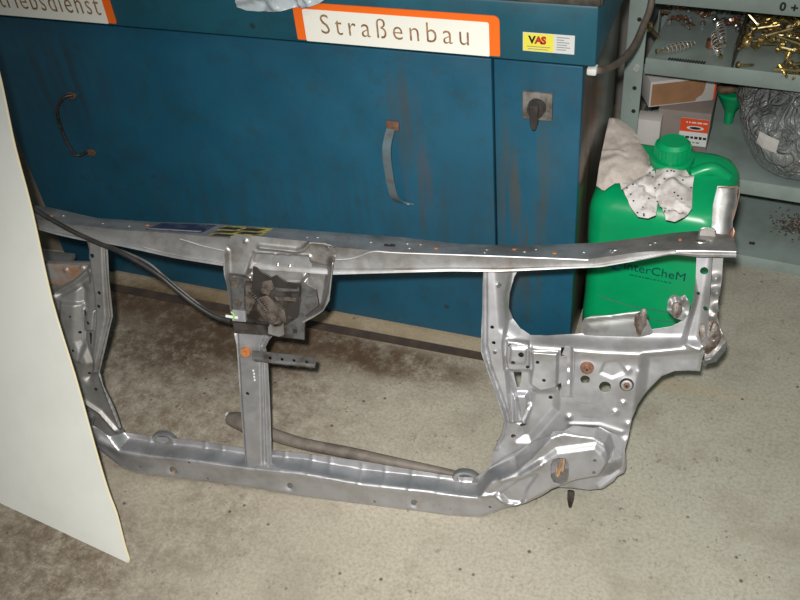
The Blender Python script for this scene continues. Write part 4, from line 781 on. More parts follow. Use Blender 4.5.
# --- latch brace (pressed plate over the bar) and the hood latch on it
bo = d2([(-0.1089,0.4390,0.0160),(-0.1051,0.4671,0.0160),(-0.1003,0.4846,0.0160),(-0.0943,0.4935,0.0160),(-0.0836,0.4967,0.0160),(-0.0385,0.4950,0.0160),(0.0265,0.4920,0.0160),(0.0687,0.4928,0.0160),(0.0820,0.4885,0.0160),(0.0851,0.4787,0.0160),(0.0827,0.4549,0.0160),(0.0773,0.4168,0.0160),(0.0741,0.3958,0.0160),(0.0632,0.3774,0.0160),(0.0454,0.3637,0.0160),(0.0275,0.3534,0.0160),(-0.0160,0.3282,0.0160),(-0.0485,0.3219,0.0160),(-0.0956,0.3216,0.0160),(-0.1014,0.3431,0.0160),(-0.1038,0.3863,0.0160)])
fe = [
 ('area', d2([(-0.0565,0.4649,0.0100),(0.0370,0.4655,0.0100),(0.0361,0.4432,0.0100),(0.0211,0.4144,0.0100),(-0.0457,0.4097,0.0100),(-0.0731,0.4255,0.0100)]), -.014, .008),
 ('bead', d2([(-0.0541,0.4668,0.0160),(-0.0090,0.4661,0.0160),(0.0390,0.4657,0.0160)]), .004, .003), ('bead', d2([(-0.0533,0.4437,0.0080),(-0.0130,0.4428,0.0080),(0.0252,0.4435,0.0080)]), .004, .003),
 ('bead', d2([(-0.0447,0.4776,0.0160),(0.0189,0.4746,0.0160),(0.0310,0.4788,0.0160),(0.0434,0.4913,0.0160),(0.0837,0.4886,0.0160)]), .006, .0035),
 ('bead', d2([(-0.0192,0.4643,0.0120),(-0.0202,0.4453,0.0120)]), .003, .003), ('bead', d2([(0.0016,0.4639,0.0120),(0.0007,0.4449,0.0120)]), .003, .003),
 ('bead', d2([(0.0817,0.4604,0.0120),(0.0750,0.4084,0.0120),(0.0655,0.3797,0.0120),(0.0263,0.3553,0.0120)]), .012, .006),
 ('bead', d2([(-0.1068,0.4658,0.0120),(-0.1093,0.4077,0.0120),(-0.1040,0.3813,0.0120),(-0.1005,0.3270,0.0120)]), .010, .005),
 ('area', d2([(0.0298,0.4565,0.0100),(0.0705,0.4488,0.0100),(0.0579,0.3784,0.0100),(0.0222,0.3579,0.0100)]), -.010, .010),
 ('area', d2([(-0.1017,0.4253,0.0100),(-0.0662,0.4224,0.0100),(-0.0689,0.3215,0.0100),(-0.1019,0.3188,0.0100)]), -.008, .008),
 ('dot', [(-0.0694,0.4864,0.0160)][0], .003, .003), ('dot', [(0.0735,0.4838,0.0160)][0], .003, .003),
 ('area', d2([(-0.1050,0.5032,0.0100),(0.0855,0.4971,0.0100),(0.0844,0.4600,0.0100),(-0.1085,0.4547,0.0100)]), .0, .01)]
sheet('latch_brace', bo, [], fe, .010, 'brace', sup, .0024)
for c in [(-0.0711,0.4852,0.0120),(0.0722,0.4826,0.0120)]:
    cyl('weld_dimple', (c[0], c[1], .010), (c[0], c[1], .0155), .003, 'zinc', sup, .002, 8)
la_ = bpy.data.objects.new('hood_latch', None); COL.objects.link(la_); la_.parent = sup; la_['label'] = 'oily dark hood latch mechanism'
c0 = [(-0.0259,0.3810,0.0200)][0]
def lp_(name, pxs, w0, w1, mt, bev=.0006):
    return prism(name, pxs, w0, w1, mt, la_, None, bev)
lp_('base_plate', d2([(-0.0993,0.4228,0.0180),(-0.0754,0.4226,0.0180),(-0.0740,0.4175,0.0180),(-0.0598,0.4184,0.0180),(-0.0536,0.4048,0.0180),(0.0067,0.4178,0.0180),(0.0234,0.4212,0.0180),(0.0311,0.4229,0.0180),(0.0513,0.4122,0.0180),(0.0546,0.3845,0.0180),(0.0286,0.3631,0.0180),(0.0268,0.3208,0.0180),(-0.0085,0.3223,0.0180),(-0.0351,0.3247,0.0180),(-0.0982,0.3246,0.0180),(-0.1005,0.3439,0.0180),(-0.0995,0.3837,0.0180)]), .012, .0165, 'steel_dark')
lp_('hook', d2([(-0.0506,0.4504,0.0320),(-0.0438,0.4482,0.0320),(-0.0323,0.4387,0.0320),(-0.0205,0.4326,0.0320),(-0.0098,0.4385,0.0320),(-0.0032,0.4329,0.0320),(0.0067,0.4258,0.0320),(0.0273,0.4255,0.0320),(0.0235,0.4167,0.0320),(-0.0006,0.4167,0.0320),(-0.0230,0.4186,0.0320),(-0.0374,0.4107,0.0320),(-0.0454,0.3926,0.0320),(-0.0538,0.3990,0.0320),(-0.0530,0.4269,0.0320)]), .028, .033, 'hookdark')
lp_('front_plate', d2([(-0.0454,0.4192,0.0280),(0.0275,0.4225,0.0280),(0.0264,0.3964,0.0280),(0.0198,0.3643,0.0280),(-0.0036,0.3500,0.0280),(-0.0422,0.3523,0.0280),(-0.0740,0.3570,0.0280),(-0.0718,0.4174,0.0280)]), .021, .025, 'steel_dark')
lp_('cam', d2([(-0.0357,0.4253,0.0340),(-0.0199,0.4298,0.0340),(-0.0155,0.4163,0.0340),(-0.0267,0.4016,0.0340),(-0.0368,0.4079,0.0340)]), .030, .0335, 'steel_worn')
lp_('cam', d2([(-0.0452,0.3961,0.0320),(-0.0309,0.4006,0.0320),(-0.0177,0.3876,0.0320),(-0.0009,0.3748,0.0320),(0.0017,0.3573,0.0320),(-0.0233,0.3482,0.0320),(-0.0402,0.3611,0.0320),(-0.0498,0.3781,0.0320)]), .025, .030, 'steel_worn')
lp_('latch_arm', d2([(-0.0168,0.4184,0.0300),(0.0246,0.4195,0.0300),(0.0260,0.4110,0.0300),(-0.0139,0.4082,0.0300)]), .025, .029, 'steel_mid')
lp_('latch_arm', d2([(-0.0178,0.3992,0.0300),(0.0203,0.4002,0.0300),(0.0200,0.3932,0.0300),(-0.0147,0.3924,0.0300)]), .025, .0285, 'steel_worn')
lp_('latch_arm', d2([(-0.0676,0.4148,0.0300),(-0.0570,0.4173,0.0300),(-0.0498,0.3916,0.0300),(-0.0617,0.3694,0.0300),(-0.0704,0.3723,0.0300)]), .025, .029, 'steel_worn')
lp_('latch_arm', d2([(0.0061,0.3904,0.0300),(0.0236,0.3969,0.0300),(0.0224,0.3688,0.0300),(0.0009,0.3565,0.0300),(-0.0017,0.3740,0.0300)]), .025, .028, 'hookdark')
lp_('right_plate', d2([(0.0269,0.4236,0.0210),(0.0321,0.4240,0.0210),(0.0523,0.4133,0.0210),(0.0547,0.3856,0.0210),(0.0297,0.3652,0.0210),(0.0279,0.3230,0.0210),(-0.0055,0.3247,0.0210),(-0.0063,0.3454,0.0210),(0.0191,0.3617,0.0210),(0.0257,0.3940,0.0210)]), .0165, .020, 'steel_mid')
lp_('square_hole', d2([(0.0085,0.3412,0.0210),(0.0164,0.3411,0.0210),(0.0161,0.3337,0.0210),(0.0082,0.3339,0.0210)]), .0195, .0205, 'hole', 0)
lp_('lower_bar', d2([(-0.0952,0.3474,0.0260),(-0.0328,0.3451,0.0260),(-0.0046,0.3438,0.0260),(-0.0054,0.3267,0.0260),(-0.0337,0.3288,0.0260),(-0.0947,0.3283,0.0260)]), .020, .027, 'steel_dark')
lp_('latch_tab', d2([(-0.0271,0.3511,0.0310),(-0.0221,0.3443,0.0310),(-0.0079,0.3473,0.0310),(-0.0040,0.3547,0.0310),(-0.0033,0.3333,0.0310),(-0.0124,0.3289,0.0310),(-0.0316,0.3328,0.0310),(-0.0309,0.3454,0.0310)]), .027, .031, 'silver_dirty')
lp_('side_clip', d2([(-0.0936,0.3714,0.0300),(-0.0705,0.3705,0.0300),(-0.0700,0.3509,0.0300),(-0.0933,0.3508,0.0300)]), .022, .031, 'silver')
lp_('left_ear', d2([(-0.0975,0.4242,0.0220),(-0.0738,0.4240,0.0220),(-0.0706,0.4190,0.0220),(-0.0733,0.4048,0.0220),(-0.0601,0.3880,0.0220),(-0.0721,0.3675,0.0220),(-0.0971,0.3692,0.0220)]), .0165, .0195, 'steel_mid')
for c, r, mt_, w_ in (([(-0.0890,0.4132,0.0190)][0], .0075, 'steel_worn', .019), ([(-0.0868,0.3796,0.0190)][0], .0078, 'steel_worn', .019), ([(0.0422,0.3927,0.0190)][0], .0105, 'steel_mid', .019), ([(-0.0236,0.3631,0.0290)][0], .0115, 'steel_worn', .029), ([(-0.0668,0.3670,0.0220)][0], .004, 'zinc', .022), ([(0.0071,0.3654,0.0240)][0], .0045, 'steel_worn', .024), ([(-0.0687,0.3927,0.0220)][0], .0035, 'zinc', .022), ([(-0.0321,0.4110,0.0320)][0], .007, 'steel_worn', .032)):
    cyl('pivot', (c[0], c[1], w_ - .002), (c[0], c[1], w_ + .004), r, mt_, la_, r * .8, 16)
a, b = [(-0.0593,0.4084,0.0300),(-0.0298,0.3718,0.0300)]
bm = bmesh.new(); pts_ = []
for i in range(8 * 12 + 1):
    t_ = i / 96; base = Vector(a) * (1 - t_) + Vector(b) * t_; an = t_ * 12 * 2 * math.pi
    pts_.append(base + Vector((0, 0, 1)) * .004 * math.sin(an) + Vector((.7, .7, 0)) * .004 * math.cos(an))
add_tube(bm, pts_, .0009, 5); from_bm('latch_spring', bm, 'steel_dark', la_)
tube('cable_sleeve', [tuple(p) for p in [(-0.1048,0.3593,0.0310),(-0.0941,0.3583,0.0310),(-0.0835,0.3574,0.0310)]], .0026, 'paper', la_, 4, 8)
tube('green_lever', [tuple(p) for p in [(-0.0940,0.3684,0.0340),(-0.0890,0.3634,0.0340),(-0.0914,0.3543,0.0340)]], .0016, mat('faded_green_plastic', (.25, .45, .14), .5), la_, 4, 8)
# --- release cable
CB = [(-0.5692,0.5763,0.0120),(-0.4969,0.5427,0.0120),(-0.4609,0.5259,0.0120),(-0.4308,0.5089,0.0120),(-0.3862,0.4865,0.0120),(-0.3429,0.4694,0.0120)] + [(-0.2984,0.4583,0.0200),(-0.2597,0.4394,0.0200),(-0.2249,0.4185,0.0200),(-0.1941,0.3937,0.0200),(-0.1632,0.3707,0.0200),(-0.1317,0.3532,0.0200),(-0.1013,0.3464,0.0200)]
tube('release_cable', [tuple(p) for p in CB], [.0042] * 10, 'blackrub', sup, 8, 10)
CB2 = [(-0.3186,0.4613,0.0100),(-0.2823,0.4510,0.0100),(-0.2467,0.4354,0.0100),(-0.2124,0.4072,0.0100),(-0.1779,0.3806,0.0100),(-0.1432,0.3559,0.0100),(-0.1109,0.3474,0.0100)]
tube('thin_cable', [tuple(p) for p in CB2], .0022, 'steel_mid', sup, 8, 8)

# ================================================================ hose on the floor behind the frame
hp = [(-0.8325,1.0054),(-0.8052,0.9832),(-0.7655,0.9705),(-0.6804,0.9637),(-0.5789,0.9701),(-0.4798,0.9742),(-0.4036,0.9795),(-0.3360,0.9827)]
e = empty('rubber_hose', (hp[3][0], hp[3][1], 0), 'grey tapered rubber hose lying on the floor behind the centre pillar', 'hose')
e_inv = Matrix.Translation((-hp[3][0], -hp[3][1], 0))
HP = [(-0.8433,0.9832),(-0.8015,0.9761),(-0.7667,0.9728),(-0.6814,0.9659),(-0.5789,0.9701),(-0.4798,0.9742),(-0.4036,0.9795),(-0.3360,0.9827)]
rr2 = [.013, .020, .013, .0115, .0115, .010, .008, .006]
o = tube('hose_body', [(p[0], p[1], r + .0005) for p, r in zip(HP, rr2)], rr2, 'hose'); o.data.transform(e_inv); o.parent = e
o = cyl('end_fitting', (HP[0][0] - .012, HP[0][1] + .010, .011), (HP[0][0] + .01, HP[0][1] - .001, .013), .005, 'paper'); o.data.transform(e_inv); o.parent = e

# ================================================================ white panel leaning at the left
PN = (-0.1171,-0.9161,0.3835)
ol = [(-1.7800,0.7020,-0.1386),(-1.4205,1.0326,0.7611),(-1.1282,1.0646,0.9266),(-1.0867,1.0004,0.7859),(-1.0730,0.9763,0.7327),(-1.0655,0.9594,0.6945),(-1.0540,0.9334,0.6360),(-1.0300,0.8949,0.5513),(-1.0018,0.8352,0.4173),(-0.9625,0.7829,0.3044),(-0.9265,0.7287,0.1860),(-0.9049,0.6990,0.1216),(-0.8876,0.6810,0.0839),(-0.8734,0.6572,0.0314),(-0.8649,0.6456,0.0063),(-0.8700,0.6431,-0.0014),(-0.8847,0.6449,-0.0015),(-1.0260,0.6637,0.0003),(-1.1777,0.6830,0.0000),(-1.4077,0.6921,-0.0483)]
pnv = Vector(PN)
def flat3(name, pts3, d0, d1, mt, parent=None):
    V_ = [Vector(p) + pnv * d0 for p in pts3] + [Vector(p) + pnv * d1 for p in pts3]; n = len(pts3)
    return mesh(name, V_, [tuple(range(n)), tuple(range(2 * n - 1, n - 1, -1))] + [(i, (i + 1) % n, n + (i + 1) % n, n + i) for i in range(n)], mt, parent, False)
e = empty('white_sheet', tuple(ol[15]), 'large white painted sheet leaning in the left foreground with cream edge', 'sheet')
def pp_(o): o.data.transform(Matrix.Translation([-a for a in ol[15]])); o.parent = e; return o
zmin = min(p[2] for p in ol)
pp_(flat3('sheet_face', ol, 0, -.003, 'white'))
V_ = [Vector(p) for p in ol[3:16]]
o = tube('edge_trim', [tuple(p - pnv * .0015) for p in V_], .0017, 'cream', None, 3, 6); pp_(o)
V_ = [Vector(p) + Vector((0, 0, .001)) for p in ol[16:20]]
o = tube('lower_edge_shade', [tuple(p - pnv * .0022) for p in V_], .0016, 'edge_shade', None, 3, 6); pp_(o)  # dark tube stands in for the shadow line under the sheet's bottom

# ================================================================ green canister
CX, CY, CW, CD = -.106, 1.470, .250, .180
can = empty('green_canister', (CX, CY, 0), 'green plastic canister with screw cap standing between cabinet and shelf', 'canister', rot=(0, 0, math.radians(-3)))
def superring(w_, d_, z_, r, n=12):
    o_ = []
    for sx_, sy_, a0 in ((1, 1, 0), (-1, 1, 90), (-1, -1, 180), (1, -1, 270)):
        for k in range(n // 2 + 1):
            a = math.radians(a0 + 90 * k / (n // 2)); o_.append((sx_ * (w_ / 2 - r) + r * math.cos(a), sy_ * (d_ / 2 - r) + r * math.sin(a), z_))
    return o_
prof = [(.94, 0, .03), (1, .008, .03), (1, .08, .032), (.985, .12, .032), (.985, .24, .032), (1, .27, .034), (1, .335, .036), (.985, .350, .036), (.94, .363, .036), (.86, .372, .036), (.74, .377, .034), (.5, .380, .03), (.34, .381, .02)]
rows = []
for s_, z_, r in prof:
    ring = superring(CW * s_, CD * s_, z_, min(r, CD * s_ * .45)); rows.append(ring)
V_ = [p for r in rows for p in r]; n = len(rows[0]); fs = []
for i in range(len(rows) - 1):
    for k in range(n): a = i * n + k; b = i * n + (k + 1) % n; fs.append((a, b, b + n, a + n))
fs.append(tuple(range(n))[::-1]); fs.append(tuple((len(rows) - 1) * n + k for k in range(n)))
# front lowered: the shoulder slopes up toward the back, and the grip is moulded in behind the cap
V2 = []
for (x_, y_, z_) in V_:
    if z_ > .28: z_ += (y_ / CD) * .040 * min(1, (z_ - .28) / .05)
    V2.append((x_, y_, z_))
mesh('canister_body', V2, fs, 'green', can, True, 60)
neck = (.004, .012)
bm = bmesh.new(); add_cyl(bm, (neck[0], neck[1], .370), (neck[0], neck[1], .408), .038, .036, 28); add_cyl(bm, (neck[0], neck[1], .408), (neck[0], neck[1], .415), .040, .039, 28)
from_bm('neck', bm, 'green', can)
bm = bmesh.new(); add_cyl(bm, (neck[0], neck[1], .415), (neck[0], neck[1], .440), .031, .030, 24); add_cyl(bm, (neck[0], neck[1], .440), (neck[0], neck[1], .446), .030, .024, 24)
for k in range(24):
    a = k * math.pi / 12; add_box(bm, (neck[0] + .0308 * math.cos(a), neck[1] + .0308 * math.sin(a), .427), (.003, .003, .021), Matrix.Rotation(a, 3, 'Z'))
from_bm('screw_cap', bm, 'green', can)
bm = bmesh.new(); pa_ = smooth_path([(neck[0] + .040, neck[1] + .004, .378), (.075, .025, .390), (.104, .03, .372)], 6)
add_tube(bm, pa_, .013, 10); from_bm('grip', bm, 'green', can)
YG = -CD * .985 / 2
yg = CY + YG
tx = [(-0.1667,0.2201),(-0.1510,0.2354),(-0.0507,0.2045),(-0.1390,0.2010)]
def FCAN(x, z, y, sl=0.0): return Matrix.Translation((x, y, z)) @ Matrix(((1, 0, 0, 0), (0, 0, -1, 0), (0, 1, 0, 0), (0, 0, 0, 1))) @ Matrix.Rotation(sl, 4, 'Z')
lx, lz = tx[1][0] - CX, tx[1][1] - .012
lt = text('printed_name', 'InterCheM', .0275, .0002, 'greentext', FCAN(lx - .002, lz - .008, YG - .0006, -.02), can, sx=.96)
word_bars('printed_line', .075, .0026, 7, 'greentext', FCAN(lx + .012, lz - .019, YG - .0006, -.02), can)
bm = bmesh.new()
for rad, a0, a1 in ((.014, 40, 320), (.010, 10, 280), (.006, -20, 250)):
    add_tube(bm, [Vector((lx - .013 + rad * math.cos(math.radians(a)), YG - .0004, lz - .002 + rad * .8 * math.sin(math.radians(a)))) for a in range(a0, a1, 20)], .0012, 6)
from_bm('swirl_mark', bm, 'cyan', can)
cv = [(-0.1942,0.1383),(-0.1664,0.1313),(-0.1177,0.1265),(-0.0425,0.1306)]; cv2 = [(-0.1450,0.1044),(-0.0964,0.1024),(-0.0308,0.1098)]
for i, c_ in enumerate((cv, cv2)):
    tube('print_line', [(p[0] - CX, YG + 0 - .0006, p[1]) for p in c_], .0009, 'greentext', can, 4, 5)

# rag and kitchen paper on the canister
def topz(y_): return .462 + (y_ - CY) / CD * .030
def drape(name, pxs, zz, amp, mt, seed, label, cat, dome, fine=34):
    o_ = crumple(name, pxs, 0, amp, mt, Matrix(), .0045, seed, .0015, None, fine, dome)
    for v_ in o_.data.vertices:
        x_, y_, z_ = v_.co; v_.co = (x_, y_, z_ + zz + (y_ - 1.47) * .20)
    o_.data.update(); return tag(o_, label, cat)
rg_ = [(-0.2330,1.5827),(-0.2157,1.5824),(-0.1856,1.5623),(-0.1631,1.5268),(-0.1401,1.4963),(-0.1238,1.4587),(-0.1358,1.4327),(-0.1484,1.4232),(-0.1688,1.4186),(-0.1899,1.4172),(-0.2047,1.4007),(-0.2220,1.4067),(-0.2248,1.4397),(-0.2284,1.4877)]
o = drape('rag', rg_, .384, .006, 'rag', 11, 'folded grey beige leather rag on the left of the canister top', 'rag', .024, 18)
t1 = [(-0.1794,1.4040),(-0.1613,1.4114),(-0.1414,1.4290),(-0.1334,1.4576),(-0.1211,1.4335),(-0.1165,1.4020),(-0.1071,1.3724),(-0.1055,1.3389),(-0.1171,1.3271),(-0.1342,1.3292),(-0.1511,1.3498),(-0.1678,1.3775)]
o = drape('paper_towel', t1, .402, .005, 'tissue', 21, 'crumpled dotted paper towel beside the rag, left of the other paper', 'paper towel', .014, 26)
t2 = [(-0.1225,1.4432),(-0.1086,1.4563),(-0.0908,1.4535),(-0.0719,1.4544),(-0.0555,1.4318),(-0.0546,1.4096),(-0.0513,1.3820),(-0.0485,1.3582),(-0.0572,1.3351),(-0.0720,1.3227),(-0.0874,1.3280),(-0.1021,1.3611),(-0.1154,1.3831)]
o2 = drape('paper_towel', t2, .404, .006, 'tissue', 22, 'crumpled dotted paper towel lying in front of the canister cap', 'paper towel', .018, 30)
def dots(o, n, seed):
    r_ = random.Random(seed); me = o.data; nv = [p for p in me.polygons if p.normal.z > .5]; bm = bmesh.new()
    for p in r_.sample(nv, min(n, len(nv))): add_cyl(bm, p.center - p.normal * .0005, p.center + p.normal * .0007, .0018, .0018, 6)
    from_bm('printed_dots', bm, 'blue_dot', o)['kind'] = 'stuff'
dots(o, 14, 1); dots(o2, 18, 2)

# ================================================================ shelf
SAx, SAy, SAz = (0.0498,1.7235,0.0000)
shf = empty('steel_shelf', (SAx, SAy, 0), 'grey green steel shelf unit right of the cabinet with hardware trays', 'shelf', rot=(0, 0, math.radians(-4)))
SM = Matrix.Translation((SAx, SAy, 0)) @ Matrix.Rotation(math.radians(-4), 4, 'Z')
SL, SR, SD = -.282, .62, .36
def post(x0, y0, sx_=1, sy_=1):
    bm = bmesh.new(); add_box(bm, (x0 + sx_ * .018, y0, .55), (.036, .003, 1.1), None, .0008); add_box(bm, (x0, y0 + sy_ * .018, .55), (.003, .036, 1.1), None, .0008)
    return from_bm('corner_post', bm, 'shelf', shf)
p1 = post(SL, -.003); post(SR, -.003, -1); post(SL, SD, 1, -1); post(SR, SD, -1, -1)
for (s_, z_) in [(-0.2616,0.5509),(-0.2592,0.4033),(-0.2570,0.3503),(-0.2571,0.2998)]: cyl('post_hole', (s_, -.0052, z_), (s_, -.003, z_), .0045, 'hole', p1, None, 12)
q = [(-0.2589,0.4481)][0]; bo_ = cyl('post_bolt', (q[0], -.009, q[1]), (q[0], -.004, q[1]), .0065, 'galv', p1, .0075, 14)
def tray(z_top, lip, nm='shelf_board', bot=None):
    bm = bmesh.new(); zs_ = z_top - .008
    add_box(bm, ((SL + SR) / 2 + .018, SD / 2, zs_), (SR - SL - .04, SD - .004, .002), None, 0)
    add_box(bm, ((SL + SR) / 2 + .018, .0005, z_top - lip / 2), (SR - SL - .042, .002, lip), None, .0006)
    add_box(bm, ((SL + SR) / 2 + .018, SD - .002, z_top - lip / 2), (SR - SL - .042, .002, lip), None, .0006)
    add_box(bm, (SL + .003, SD / 2, z_top - lip / 2), (.002, SD - .01, lip), None, 0)
    add_box(bm, (SR - .003, SD / 2, z_top - lip / 2), (.002, SD - .01, lip), None, 0)
    return from_bm(nm, bm, 'shelf', shf)
Z1, Z2, Z3, Z4 = .618, .470, .222, .028
b1_ = tray(Z1, .034); tray(Z2, .034); tray(Z3, .034); tray(Z4, .028)
c = [(-0.0127,0.5932),(0.0064,0.5923)]
for s_, (x_, z_), k in zip(('0', '+'), c, (0, 1)): text('marking', s_, .022, .0002, 'ink', Matrix(((1, 0, 0, x_), (0, 0, -1, -.0012), (0, 1, 0, z_), (0, 0, 0, 1))), b1_, bold=.0008)
# dividers and back ribs
bm = bmesh.new(); dv = [(-0.0783,0.0072),(-0.1167,0.2596)]
o = box('divider', (-.078, .145, Z2 + .018), (.003, .285, .055), 'steel_dark', shf, bev=.0005)
for k in range(13): box('back_slat', (.17, SD - .008, .045 + k * .026), (.86, .005, .021), 'cardwhite' if k > 6 else 'shelf', shf, bev=.002)
box('back_plate', (.17, SD - .004, .53), (.86, .002, .15), 'shelfin', shf, bev=0)

def sp_(x_, y_, z_): return SM @ Vector((x_, y_, z_))
# small hardware
def bolt_mesh(L, r, name='hex_bolt', mt='brass'):
    bm = bmesh.new(); add_cyl(bm, (0, 0, 0), (L, 0, 0), r, r, 8); add_cyl(bm, (-r * 1.1, 0, 0), (0, 0, 0), r * 1.9, r * 1.9, 6); add_cyl(bm, (0, 0, 0), (.0012, 0, 0), r * 2.6, r * 2.6, 12)
    add_cyl(bm, (L, 0, 0), (L + r, 0, 0), r, r * .6, 8)
    o_ = from_bm(name, bm, mt); return o_
protos = [bolt_mesh(.030, .0028), bolt_mesh(.042, .0030), bolt_mesh(.022, .0034), bolt_mesh(.050, .0034)]
used = [False] * 4
def place(i, loc, rot):
    global used
    o_ = protos[i]
    if used[i]: o_ = protos[i].copy(); COL.objects.link(o_)
    used[i] = True; o_.location = loc; o_.rotation_euler = rot
    return tag(o_, 'yellow plated hex bolt in the heap on the right side of the hardware tray', 'bolt', 'brass coloured bolts in the right tray compartment')
zt = Z2 - .006
rs = random.Random(4); k = 0
gaps = [(.005, .03, .035)]
cells = []
for iy in range(11):
    for ix in range(10):
        x_ = -.064 + ix * .022 + rs.uniform(-.008, .008); y_ = .016 + iy * .027 + rs.uniform(-.008, .008)
        if (x_ + .030) ** 2 / .045 ** 2 + (y_ - .05) ** 2 / .045 ** 2 < 1: continue
        if x_ > .16: continue
        cells.append((x_, y_))
for (x_, y_) in cells:
    for lay in range(3):
        if lay and (rs.random() < .15 + .25 * (lay - 1) or (y_ < .04 and x_ < .03)): continue
        place(k % 4, sp_(x_ + lay * .006, y_, zt + .007 + lay * .011 + rs.uniform(0, .004)), (rs.uniform(-.3, .3), rs.uniform(-.25, .25) - lay * .2, rs.uniform(0, 6.28))); k += 1
# coil springs
def spring(name, a, b, r0, r1, turns, label, mt='springz'):
    a, b = Vector(a), Vector(b); e_ = empty(name, a, label, 'spring'); ax = (b - a); L = ax.length; ax.normalize()
    s1 = ax.cross(Vector((0, 0, 1))).normalized(); s2 = ax.cross(s1); pts_ = []
    for i in range(turns * 12 + 1):
        t_ = i / (turns * 12); an = i * math.pi / 6; r = r0 + (r1 - r0) * t_; r *= .75 + .5 * math.sin(math.pi * t_)
        pts_.append(ax * L * t_ + (s1 * math.cos(an) + s2 * math.sin(an)) * r)
    bm = bmesh.new(); add_tube(bm, pts_, .0013, 6); from_bm('coil', bm, mt, e_)
    bm = bmesh.new(); add_cyl(bm, ax * -.012, ax * (L + .002), .0022, .0028, 8); add_cyl(bm, ax * -.015, ax * -.011, .005, .005, 6); from_bm('core_pin', bm, 'brass', e_)
    return e_
def tz(pp, z_): x_, y_ = SZD[pp]; return sp_(x_, y_, z_)
SZD = {'a': [(-0.2159,0.0270)][0], 'b': [(-0.1636,0.0709)][0], 'c': [(-0.1077,0.0398)][0], 'd': [(-0.1305,0.1161)][0], 'e': [(-0.1082,0.0827)][0], 'f': [(-0.1286,0.1582)][0], 'g': [(-0.2713,0.1401)][0], 'h': [(-0.2015,0.0432)][0]}
def P3(k_, z_): return sp_(SZD[k_][0], max(SZD[k_][1], .014), z_)
zz = zt + .013
spring('coil_spring', P3('a', zz), P3('b', zz), .0085, .007, 8, 'slim silver coil spring lying slantwise at the left of the tray')
spring('coil_spring', P3('c', zz), P3('d', zz + .004), .0085, .0095, 6, 'silver coil spring nearer the shelf lip, beside the dark divider')
spring('coil_spring', P3('e', zz + .004), P3('f', zz + .006), .0075, .0085, 6, 'silver coil spring farther back beside the dark divider')
o = protos[3].copy(); o.data = protos[3].data; COL.objects.link(o); g0 = P3('g', zt + .006); g1 = P3('h', zt + .006); o.location = g0
o.rotation_euler = (0, 0, math.atan2(g1.y - g0.y, g1.x - g0.x)); o.scale = (1.1, 1.3, 1.3)
for k_ in ('group',):
    if k_ in o: del o[k_]
tag(o, 'long yellow bolt with brown collar at the left end of the tray', 'bolt')
c = [(-0.1317,0.0857)][0]; cc_ = sp_(c[0], c[1] + .005, zt)
o = cyl('bushing', (0, 0, 0), (0, 0, .016), .011, 'copper', None, .010, 16); o.location = cc_; tag(o, 'round copper brown bushing standing near the shelf lip', 'bushing')
nutm = None
for i in range(44):
    x_ = -.25 + rs.random() * .16; y_ = .15 + rs.random() * .15
    if nutm is None:
        bm = bmesh.new(); n_ = 6
        for zz_ in (0,): add_cyl(bm, (0, 0, 0), (0, 0, .006), .0068, .0068, 6); add_cyl(bm, (0, 0, .006), (0, 0, .0085), .0042, .0036, 8)
        o = from_bm('hex_nut', bm, 'zinc'); nutm = o
    else:
        o = nutm.copy(); COL.objects.link(o)
        if i % 3 == 1: o.data = nutm.data
    o.location = sp_(x_, y_, zt + (.003 if i % 2 else .009)); o.rotation_euler = (rs.uniform(-.9, .9), rs.uniform(-.6, .6), rs.uniform(0, 3))
    tag(o, 'small zinc nut in the loose hardware at the back of the left tray', 'nut', 'small nuts at the back of the left tray')
dk = None
for i in range(26):
    x_ = -.26 + rs.random() * .17; y_ = .16 + rs.random() * .14
    if dk is None:
        bm = bmesh.new(); add_cyl(bm, (0, 0, 0), (.018, 0, 0), .0024, .002, 8); add_cyl(bm, (-.003, 0, 0), (0, 0, 0), .005, .005, 10); dk = from_bm('screw', bm, 'copper'); o = dk
    else: o = dk.copy(); COL.objects.link(o)
    o.location = sp_(x_, y_, zt + .008 + (i % 2) * .005); o.rotation_euler = (0, rs.uniform(-.5, .2), rs.uniform(0, 6.28))
    tag(o, 'small brown screw in the loose hardware at the back of the left tray', 'screw', 'small screws at the back of the left tray')
bm = bmesh.new()
for i in range(14):
    x_ = -.20 + i * .0052; add_cyl(bm, SM.inverted() @ sp_(x_, .009, zt + .003), SM.inverted() @ sp_(x_ + .003, .013, zt + .006), .0022, .0015, 6)
bmesh.ops.transform(bm, matrix=SM, verts=bm.verts)
tag(from_bm('crumbs', bm, 'hole'), 'row of black crumbs just behind the tray lip', 'debris', kind='stuff')

# boxes on the third shelf
z3 = Z3 - .007
RZ = lambda a: Matrix.Rotation(math.radians(a), 3, 'Z')
def sobj(name, label, cat, x_, y_, z_, rz): return empty(name, sp_(x_, y_, z_), label, cat, rot=(0, 0, math.radians(-4 + rz)))
e = sobj('open_carton', 'white rimmed open carton with brown inside and red end, above the small box', 'box', -.200, .150, z3 + .1002, 28)
bm = bmesh.new(); tl = Matrix.Rotation(math.radians(0), 3, 'X')
box('carton_shell', (0, 0, .030), (.140, .085, .060), 'cardwhite', e, None, .001)
prism('brown_inside', [(-.066, .004), (.030, .004), (.034, .012), (.044, .018), (.048, .030), (.050, .054), (-.066, .054)], 0, .002, 'card', e, Matrix.Translation((0, -.0425, 0)) @ Matrix(((1, 0, 0, 0), (0, 0, -1, 0), (0, 1, 0, 0), (0, 0, 0, 1))))
box('red_end', (.0720, -.002, .030), (.004, .080, .058), 'boxred', e, None, .0005)
e = sobj('small_carton', 'small grey carton with orange and white label, under the open carton', 'box', -.168, .14, z3, 3)
box('carton_body', (0, 0, .05), (.110, .11, .098), 'cardgrey', e, None, .001)
